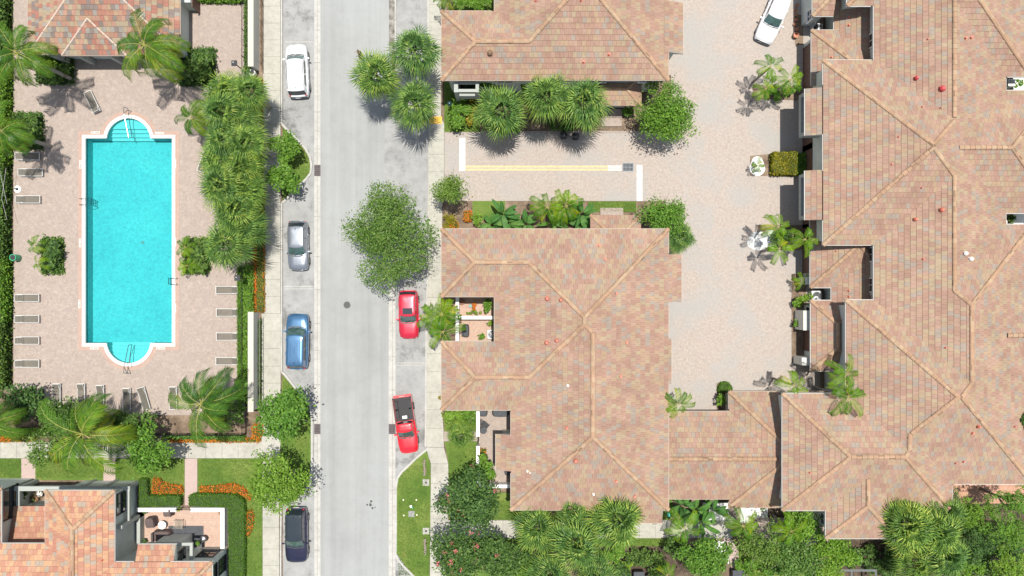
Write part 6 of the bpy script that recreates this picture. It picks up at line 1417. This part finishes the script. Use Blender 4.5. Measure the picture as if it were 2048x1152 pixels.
t = thing('round_table', 'small white round table between the covered armchairs', 'table', W(329, 1047, .1)); mb = MB(); mb.lathe((0, 0, .52), [(.36, 0), (.37, .03), (.36, .05)], 28); mb.build('table_top', WHITE, t); mb = MB(); mb.lathe((0, 0, 0), [(.2, 0), (.06, .05), (.05, .52)], 12); mb.build('pedestal', WHITE, t)
slab('tmp', rect(338, 1051, 408, 1093), .118, GREYD, .012); bpy.data.objects['tmp'].name = 'patio_rug'; tag(bpy.data.objects['patio_rug'], 'dark brown rug laid on the patio pavers', 'rug'); del bpy.data.objects['patio_rug']['kind']
def metal_chair(label, x, y, rot, m, s=.6, name='metal_chair'):
    t = thing(name, label, 'chair', W(x, y, .1), R(rot)); mb = MB(); z = .45
    for k in range(7): xx = -s / 2 + s * k / 6; mb.box(xx - .02, xx + .02, -s / 2, s / 2, z, z + .02)
    mb.build('seat', m, t)
    for a in (-1, 1):
        for b in (-1, 1): mb = MB(); mb.bar((a * s / 2, b * s / 2, 0), (a * s / 2, b * s / 2, z + (.0)), .018, 5); mb.build('leg', m, t)
        mb = MB(); mb.tube([(s / 2, a * s / 2, z), (s / 2, a * s / 2, z + .22), (-s / 2 - .1, a * s / 2, z + .24)], .018, 5); mb.build('armrest', m, t)
    mb = MB()
    for k in range(6): yy = -s / 2 + s * k / 5; mb.bar((-s / 2, yy, z), (-s / 2 - .22, yy, z + .5), .014, 4)
    mb.bar((-s / 2 - .22, -s / 2, z + .5), (-s / 2 - .22, s / 2, z + .5), .02, 5); mb.build('backrest', m, t)
TAN = simple('tan_metal', (.36, .32, .25), .5, .2)
metal_chair('tan slatted metal chair beside the rug on the patio', 360, 1045, 178, TAN, .68)
metal_chair('small dark chair north-west of the round cafe table', 964, 843, 60, GREYD, .4); metal_chair('small dark chair leaning at the round cafe table', 973, 849, -40, GREYD, .42)
t = thing('cafe_table', 'round dark cafe table inside the white garden wall', 'table', W(967, 858, .1)); mb = MB(); mb.lathe((0, 0, .7), [(.33, 0), (.33, .03)], 24); mb.build('table_top', GREYD, t); mb = MB(); mb.lathe((0, 0, 0), [(.2, 0), (.04, .05), (.035, .7)], 10); mb.build('pedestal', DARKM, t)
soft('covered_grill', 'dark grey covered shape under the eaves by the white garden wall', 966, 825, .8, .75, .8, 0, GREYD, None, 'cover'); soft('covered_sofa', 'large slate covered sofa under the eaves of the central townhouse', 1001, 824, .7, 1.5, .95, 0, GREYD, None, 'sofa'); soft('covered_table', 'dark covered table at the south end of the garden patio', 1018, 945, .7, .8, .6, 0, GREYD, None, 'cover')
soft('covered_armchair', 'charcoal armchair in the lower yard of the light court', 931, 662, .5, .62, 1.15, 0, GREYD, -1)
p = W(407, 1078, .7); t = thing('kettle_grill', 'round kettle grill with a silver lid on the patio', 'grill', (p.x, p.y, .1)); mb = MB(); mb.lathe((0, 0, .45), [(.1, 0), (.26, .1), (.3, .22)], 20); mb.build('bowl', DARKM, t, smooth=True); mb = MB(); mb.lathe((-.02, 0, .68), [(.3, 0), (.25, .1), (.1, .17), (.02, .18)], 20); mb.build('lid', RIM, t, smooth=True)
for k in range(3): a = 2.09 * k; mb = MB(); mb.bar((math.cos(a) * .15, math.sin(a) * .15, .5), (math.cos(a) * .28, math.sin(a) * .28, 0), .015, 5); mb.build('leg', DARKM, t)
def potplant(label, x, y, r, m, leaf, z=.1, h=.35, seed=1, size=.13):
    t = thing('potted_plant', label, 'potted plant', W(x, y, z)); mb = MB(); mb.lathe((0, 0, 0), [(r * .6, 0), (r, h), (r * .85, h), (r * .8, h * .8)], 14); mb.build('pot', m, t); rs = np.random.RandomState(seed); Q, rn = cloud(rs, 90, [np.array([0, 0, h + r * .5])], [np.array([r * 1.3, r * 1.3, r])], size); quads('leaves', Q, leaf, t, np.stack([rn, rn], 1))
potplant('potted shrub with brownish leaves in the north-east corner of the patio', 447, 1022, .22, TERRA, L_DEAD, seed=3); potplant('small dark potted plant by the patio east wall', 451, 1062, .12, BLACK, L_DARK, seed=4); potplant('small pale potted plant by the patio east wall', 449, 1070, .13, WHITE, L_OAK, seed=5); potplant('leafy potted plant beside the kettle grill', 399, 1084, .16, BLACK, L_GREEN, seed=6); potplant('dark potted plant in the north-west corner of the patio', 294, 1020, .18, BLACK, L_DARK, seed=7); potplant('dark potted plant by the sofa at the house wall', 292, 1080, .2, BLACK, L_DARK, seed=8)
potplant('small orange potted plant at the corner of the central townhouse', 881, 794, .14, TERRA, L_YEL, seed=9); potplant('reddish potted plant in the middle of the upper yard', 949, 609, .16, TERRA, L_FLOW, seed=10); potplant('red potted plant beside the turquoise stool', 948, 617, .13, TERRA, L_FLOW, seed=11, size=.1)
potplant('round potted shrub in the courtyard porch beside the terrace roof', 83, 986, .3, WHITE, L_DEAD, seed=12); potplant('big leafy potted plant in the courtyard porch', 74, 995, .3, TERRA, L_DARK, seed=13)
t = thing('rattan_stool', 'round reddish rattan stool in the upper yard of the light court', 'stool', W(924, 604, .1)); mb = MB(); mb.lathe((0, 0, 0), [(.22, 0), (.27, .2), (.25, .42), (.15, .44)], 18); mb.build('seat', simple('rattan', (.24, .12, .08), .8, var=.3, scale=20), t)
t = thing('glazed_stool', 'small turquoise and white stool in the upper yard', 'stool', W(941, 612, .1)); mb = MB(); mb.lathe((0, 0, 0), [(.13, 0), (.17, .2), (.12, .4)], 14); mb.build('base', WHITE, t); mb = MB(); mb.lathe((0, 0, .4), [(.11, 0), (.09, .04)], 14); mb.build('cushion', simple('turquoise', (.06, .33, .28), .6), t)
t = thing('planter_box', 'grey planter box in the garden patio near the house wall', 'planter', W(1010, 862, .1)); mb = MB(); mb.box(-.28, .28, -.14, .14, 0, .5); mb.build('box', simple('grey_box', (.35, .36, .34), .7), t, merge=True, bevel=.02); mb = MB(); mb.box(-.24, .24, -.10, .10, .495, .505); mb.build('soil', BLACK, t)
# white tank and boxes in the roof openings
for lb, x, y, sx, sy, zz in (('small white unit in the upper roof opening', 2011, 160, .3, .5, 4.5), ('square white unit in the upper roof opening', 2024, 165, .6, .6, 4.5), ('white unit in the lower roof opening', 2011, 446, .35, .45, 4.5)):
    p = W(x, y, zz); t = thing('roof_unit', lb, 'white unit', (p.x, p.y, 2.0)); mb = MB(); mb.box(-sx / 2, sx / 2, -sy / 2, sy / 2, 0, zz - 2.0); mb.build('case', WHITE, t, merge=True, bevel=.03); mb = MB(); mb.box(-sx * .3, sx * .3, -sy * .3, sy * .3, zz - 2.0, zz - 1.96); mb.build('hatch', CURB, t)
# entrance steps, benches, mats
def steps(label, x0, y0, x1, y1, n=2, dirn=1):
    a = W(x0, y1, 0); b = W(x1, y0, 0); c = (a + b) / 2; t = thing('entrance_steps', label, 'steps', (c.x, c.y, 0)); 
    for k in range(n): mb = MB(); d = (b.y - a.y) / n; ya = a.y - c.y; yb_ = b.y - c.y; mb.box(a.x - c.x, b.x - c.x, (ya + d * k) if dirn > 0 else ya, yb_ if dirn > 0 else yb_ - d * k, 0, .12 + .15 * k - .001 * k); mb.build('tread', DECK, t)
steps('two pale paver steps in front of the north townhouse entrance canopy', 1203, 219, 1243, 253); steps('pale paver steps leading to the central townhouse entrance roof', 1200, 416, 1246, 432, 2, -1); 
steps('pale paver steps to the white gravel south of the linking garage', 1458, 1015, 1480, 1034, 2)
p = W(1338, 1030, .4); t = thing('valve_box', 'small turquoise box in the grass at the garage corner', 'box', (p.x, p.y, .08)); mb = MB(); mb.lathe((0, 0, 0), [(.2, 0), (.2, .3), (.12, .38)], 9); mb.build('case', simple('teal_plastic', (.05, .36, .28), .5), t); mb = MB(); mb.bar((.05, -.2, 0), (.15, -.42, .02), .05, 6); mb.build('pipe', BLACK, t)
# hanging white downpipe and string lights west of the pool
t = thing('leaning_poles', 'thin white poles leaning in the hedge at the left edge', 'poles', W(8, 380, 0)); mb = MB()
for a, b in (((-2, 335), (14, 408)), ((12, 336), (3, 400)), ((4, 400), (14, 440))): mb.bar(W(a[0], a[1], 1.9) - W(8, 380, 0), W(b[0], b[1], 1.9) - W(8, 380, 0), .013, 5)
mb.build('pole', CURB, t)
# pergola beams at the bottom edge (neighbouring lanai frame)
p = W(1715, 1146, 2.6); t = thing('pergola', 'grey frame beams of a pergola at the bottom edge', 'pergola', (p.x, p.y, 0)); M_ = simple('grey_frame', (.15, .16, .16), .6); mb = MB()
a = W(1668, 1141, 2.6) - Vector((p.x, p.y, 0)); b = W(1752, 1141, 2.6) - Vector((p.x, p.y, 0)); mb.bar(a, b, .10, 4); mb.build('beam', M_, t); mb = MB(); mb.bar(a + Vector((0, -3, 0)), b + Vector((0, -3, 0)), .10, 4); mb.build('beam', M_, t)
for f in (0, .42, 1): c = a + (b - a) * f; mb = MB(); mb.bar(c, c + Vector((0, -3, 0)), .08, 4); mb.bar(c, Vector((c.x, c.y, 0)), .08, 4); mb.build('post', M_, t)
for lb, x, y, w_, h_ in (('dark dustbin-like box in the bed at the bottom edge', 1275, 1146, .9, .8), ('dark box at the end of the curved brick path', 1475, 1142, 1.3, .7)):
    t = thing('storage_box', lb, 'box', W(x, y, .05)); mb = MB(); mb.box(-w_ / 2, w_ / 2, -h_ / 2, h_ / 2, 0, .9); mb.build('case', DARKM, t, merge=True, bevel=.04); mb = MB(); mb.box(-w_ / 2 - .03, w_ / 2 + .03, -h_ / 2 - .03, h_ / 2 + .03, .9, .96); mb.build('lid', GREYD, t, merge=True, bevel=.02)
# brick strip in the south-east
slab('brick_strip', rect(1905, 966, 2060, 1006), .1, paver_mat('strip_bricks', [(0.40, 0.22, 0.15), (0.36, 0.19, 0.13), (0.38, 0.21, 0.14), (0.42, 0.26, 0.18)], (0.05, 0.04, 0.035), .5, .45, 0, None, .2))
# ---------------------------------------------------------------- the person
def skin(name, joints, edges, mat, parent, sub=2):
    me = bpy.data.meshes.new(name); me.from_pydata([j[0] for j in joints], edges, []); o = bpy.data.objects.new(name, me); C.objects.link(o); sm = o.modifiers.new('s', 'SKIN'); sm.use_smooth_shade = True
    for i, j in enumerate(joints):
        v = me.skin_vertices[0].data[i]; r = j[1]; v.radius = (r, r) if not isinstance(r, tuple) else r; v.use_root = (i == 0)
    ss = o.modifiers.new('d', 'SUBSURF'); ss.levels = sub; ss.render_levels = sub
    dg = bpy.context.evaluated_depsgraph_get(); ev = o.evaluated_get(dg); m2 = bpy.data.meshes.new_from_object(ev); bpy.data.objects.remove(o); m2.materials.clear(); m2.materials.append(mat)
    m2.polygons.foreach_set('use_smooth', [True] * len(m2.polygons)); m2.name = name; return link(name, m2, parent)
SKIN = simple('skin', (.36, .20, .14), .6, var=.05); CLOTH = simple('black_clothes', (.014, .014, .018), .85, var=.2); HAIR = simple('dark_hair', (.02, .014, .012), .7)
t = thing('person', 'person in black clothes walking in the street beside the fan palms', 'person', W(723, 113, 0), R(200))
H_ = [((0, 0, .95), (.15, .11)), ((0, 0, 1.15), (.13, .10)), ((.02, 0, 1.38), (.17, .11)), ((.03, 0, 1.47), (.06, .06)), ((.05, 0, 1.55), (.075, .08)), ((.05, 0, 1.66), (.085, .095)), ((.045, 0, 1.73), (.05, .06)),
      ((0, .10, .88), .09), ((.16, .10, .50), .06), ((.10, .10, .09), .04), ((.24, .10, .03), .035), ((0, -.10, .88), .09), ((-.04, -.10, .50), .06), ((-.26, -.10, .13), .04), ((-.15, -.10, .03), .035),
      ((.02, .20, 1.38), .05), ((-.06, .25, 1.12), .04), ((.06, .27, .90), .028), ((.09, .27, .83), .022), ((.02, -.20, 1.38), .05), ((.08, -.25, 1.12), .04), ((.24, -.25, .96), .028), ((.30, -.25, .92), .022)]
E_ = [(0, 1), (1, 2), (2, 3), (3, 4), (4, 5), (5, 6), (0, 7), (7, 8), (8, 9), (9, 10), (0, 11), (11, 12), (12, 13), (13, 14), (2, 15), (15, 16), (16, 17), (17, 18), (2, 19), (19, 20), (20, 21), (21, 22)]
for hv, d in ((18, (.35, 0, -.94)), (22, (.85, 0, -.35))):
    c = Vector(H_[hv][0])
    for k in range(4):
        yy = (k - 1.5) * .017; a = c + Vector((d[0] * .03, yy, d[2] * .03)); l = (.030, .034, .032, .026)[k]; b = a + Vector((d[0] * l, yy * .2, d[2] * l)); e = b + Vector((d[0] * l - .008, 0, d[2] * l - .008)); i0 = len(H_); H_ += [(tuple(a), .009), (tuple(b), .008), (tuple(e), .007)]; E_ += [(hv, i0), (i0, i0 + 1), (i0 + 1, i0 + 2)]
    i0 = len(H_); H_ += [((c.x + .03, c.y, c.z - .005), .010), ((c.x + .05, c.y + .01, c.z - .03), .008)]; E_ += [(hv, i0), (i0, i0 + 1)]
body = skin('body', H_, E_, SKIN, t)
skin('shirt', [((0, 0, 1.0), (.17, .13)), ((0, 0, 1.18), (.155, .12)), ((.02, 0, 1.38), (.185, .125)), ((.03, 0, 1.46), (.09, .08)), ((.02, .20, 1.38), .065), ((-.05, .24, 1.14), .055), ((.02, -.20, 1.38), .065), ((.07, -.24, 1.14), .055)], [(0, 1), (1, 2), (2, 3), (2, 4), (4, 5), (2, 6), (6, 7)], CLOTH, t)
skin('trousers', [((0, 0, .98), (.17, .13)), ((0, .10, .88), .105), ((.16, .10, .50), .075), ((.11, .10, .14), .055), ((0, -.10, .88), .105), ((-.04, -.10, .50), .075), ((-.24, -.10, .17), .055)], [(0, 1), (1, 2), (2, 3), (0, 4), (4, 5), (5, 6)], CLOTH, t)
skin('hair', [((.045, 0, 1.735), (.098, .098)), ((.0, 0, 1.70), (.098, .10)), ((-.035, 0, 1.60), (.055, .065))], [(0, 1), (1, 2)], HAIR, t)
for nm, pts in (('shoe', [((.08, .10, .06), .048), ((.20, .10, .04), .045), ((.28, .10, .035), .035)]), ('shoe', [((-.26, -.10, .10), .048), ((-.17, -.10, .045), .045), ((-.10, -.10, .035), .035)])): skin(nm, pts, [(0, 1), (1, 2)], BLACK, t)
for sy in (-1, 1):
    mb = MB(); mb.lathe((.128, sy * .03, 1.645), [(.004, -.004), (.011, 0), (.004, .006)], 8); mb.build('eye', BLACK, body)
    mb = MB(); mb.lathe((.05, sy * .088, 1.62), [(.008, 0), (.014, .02), (.012, .05), (.004, .06)], 8); mb.build('ear', SKIN, body)
mb = MB(); mb.bar((.125, 0, 1.64), (.148, 0, 1.605), .008, 6, .013); mb.build('nose', SKIN, body)
mb = MB(); mb.box(.118, .130, -.022, .022, 1.572, 1.580); mb.build('mouth', TERRA, body)
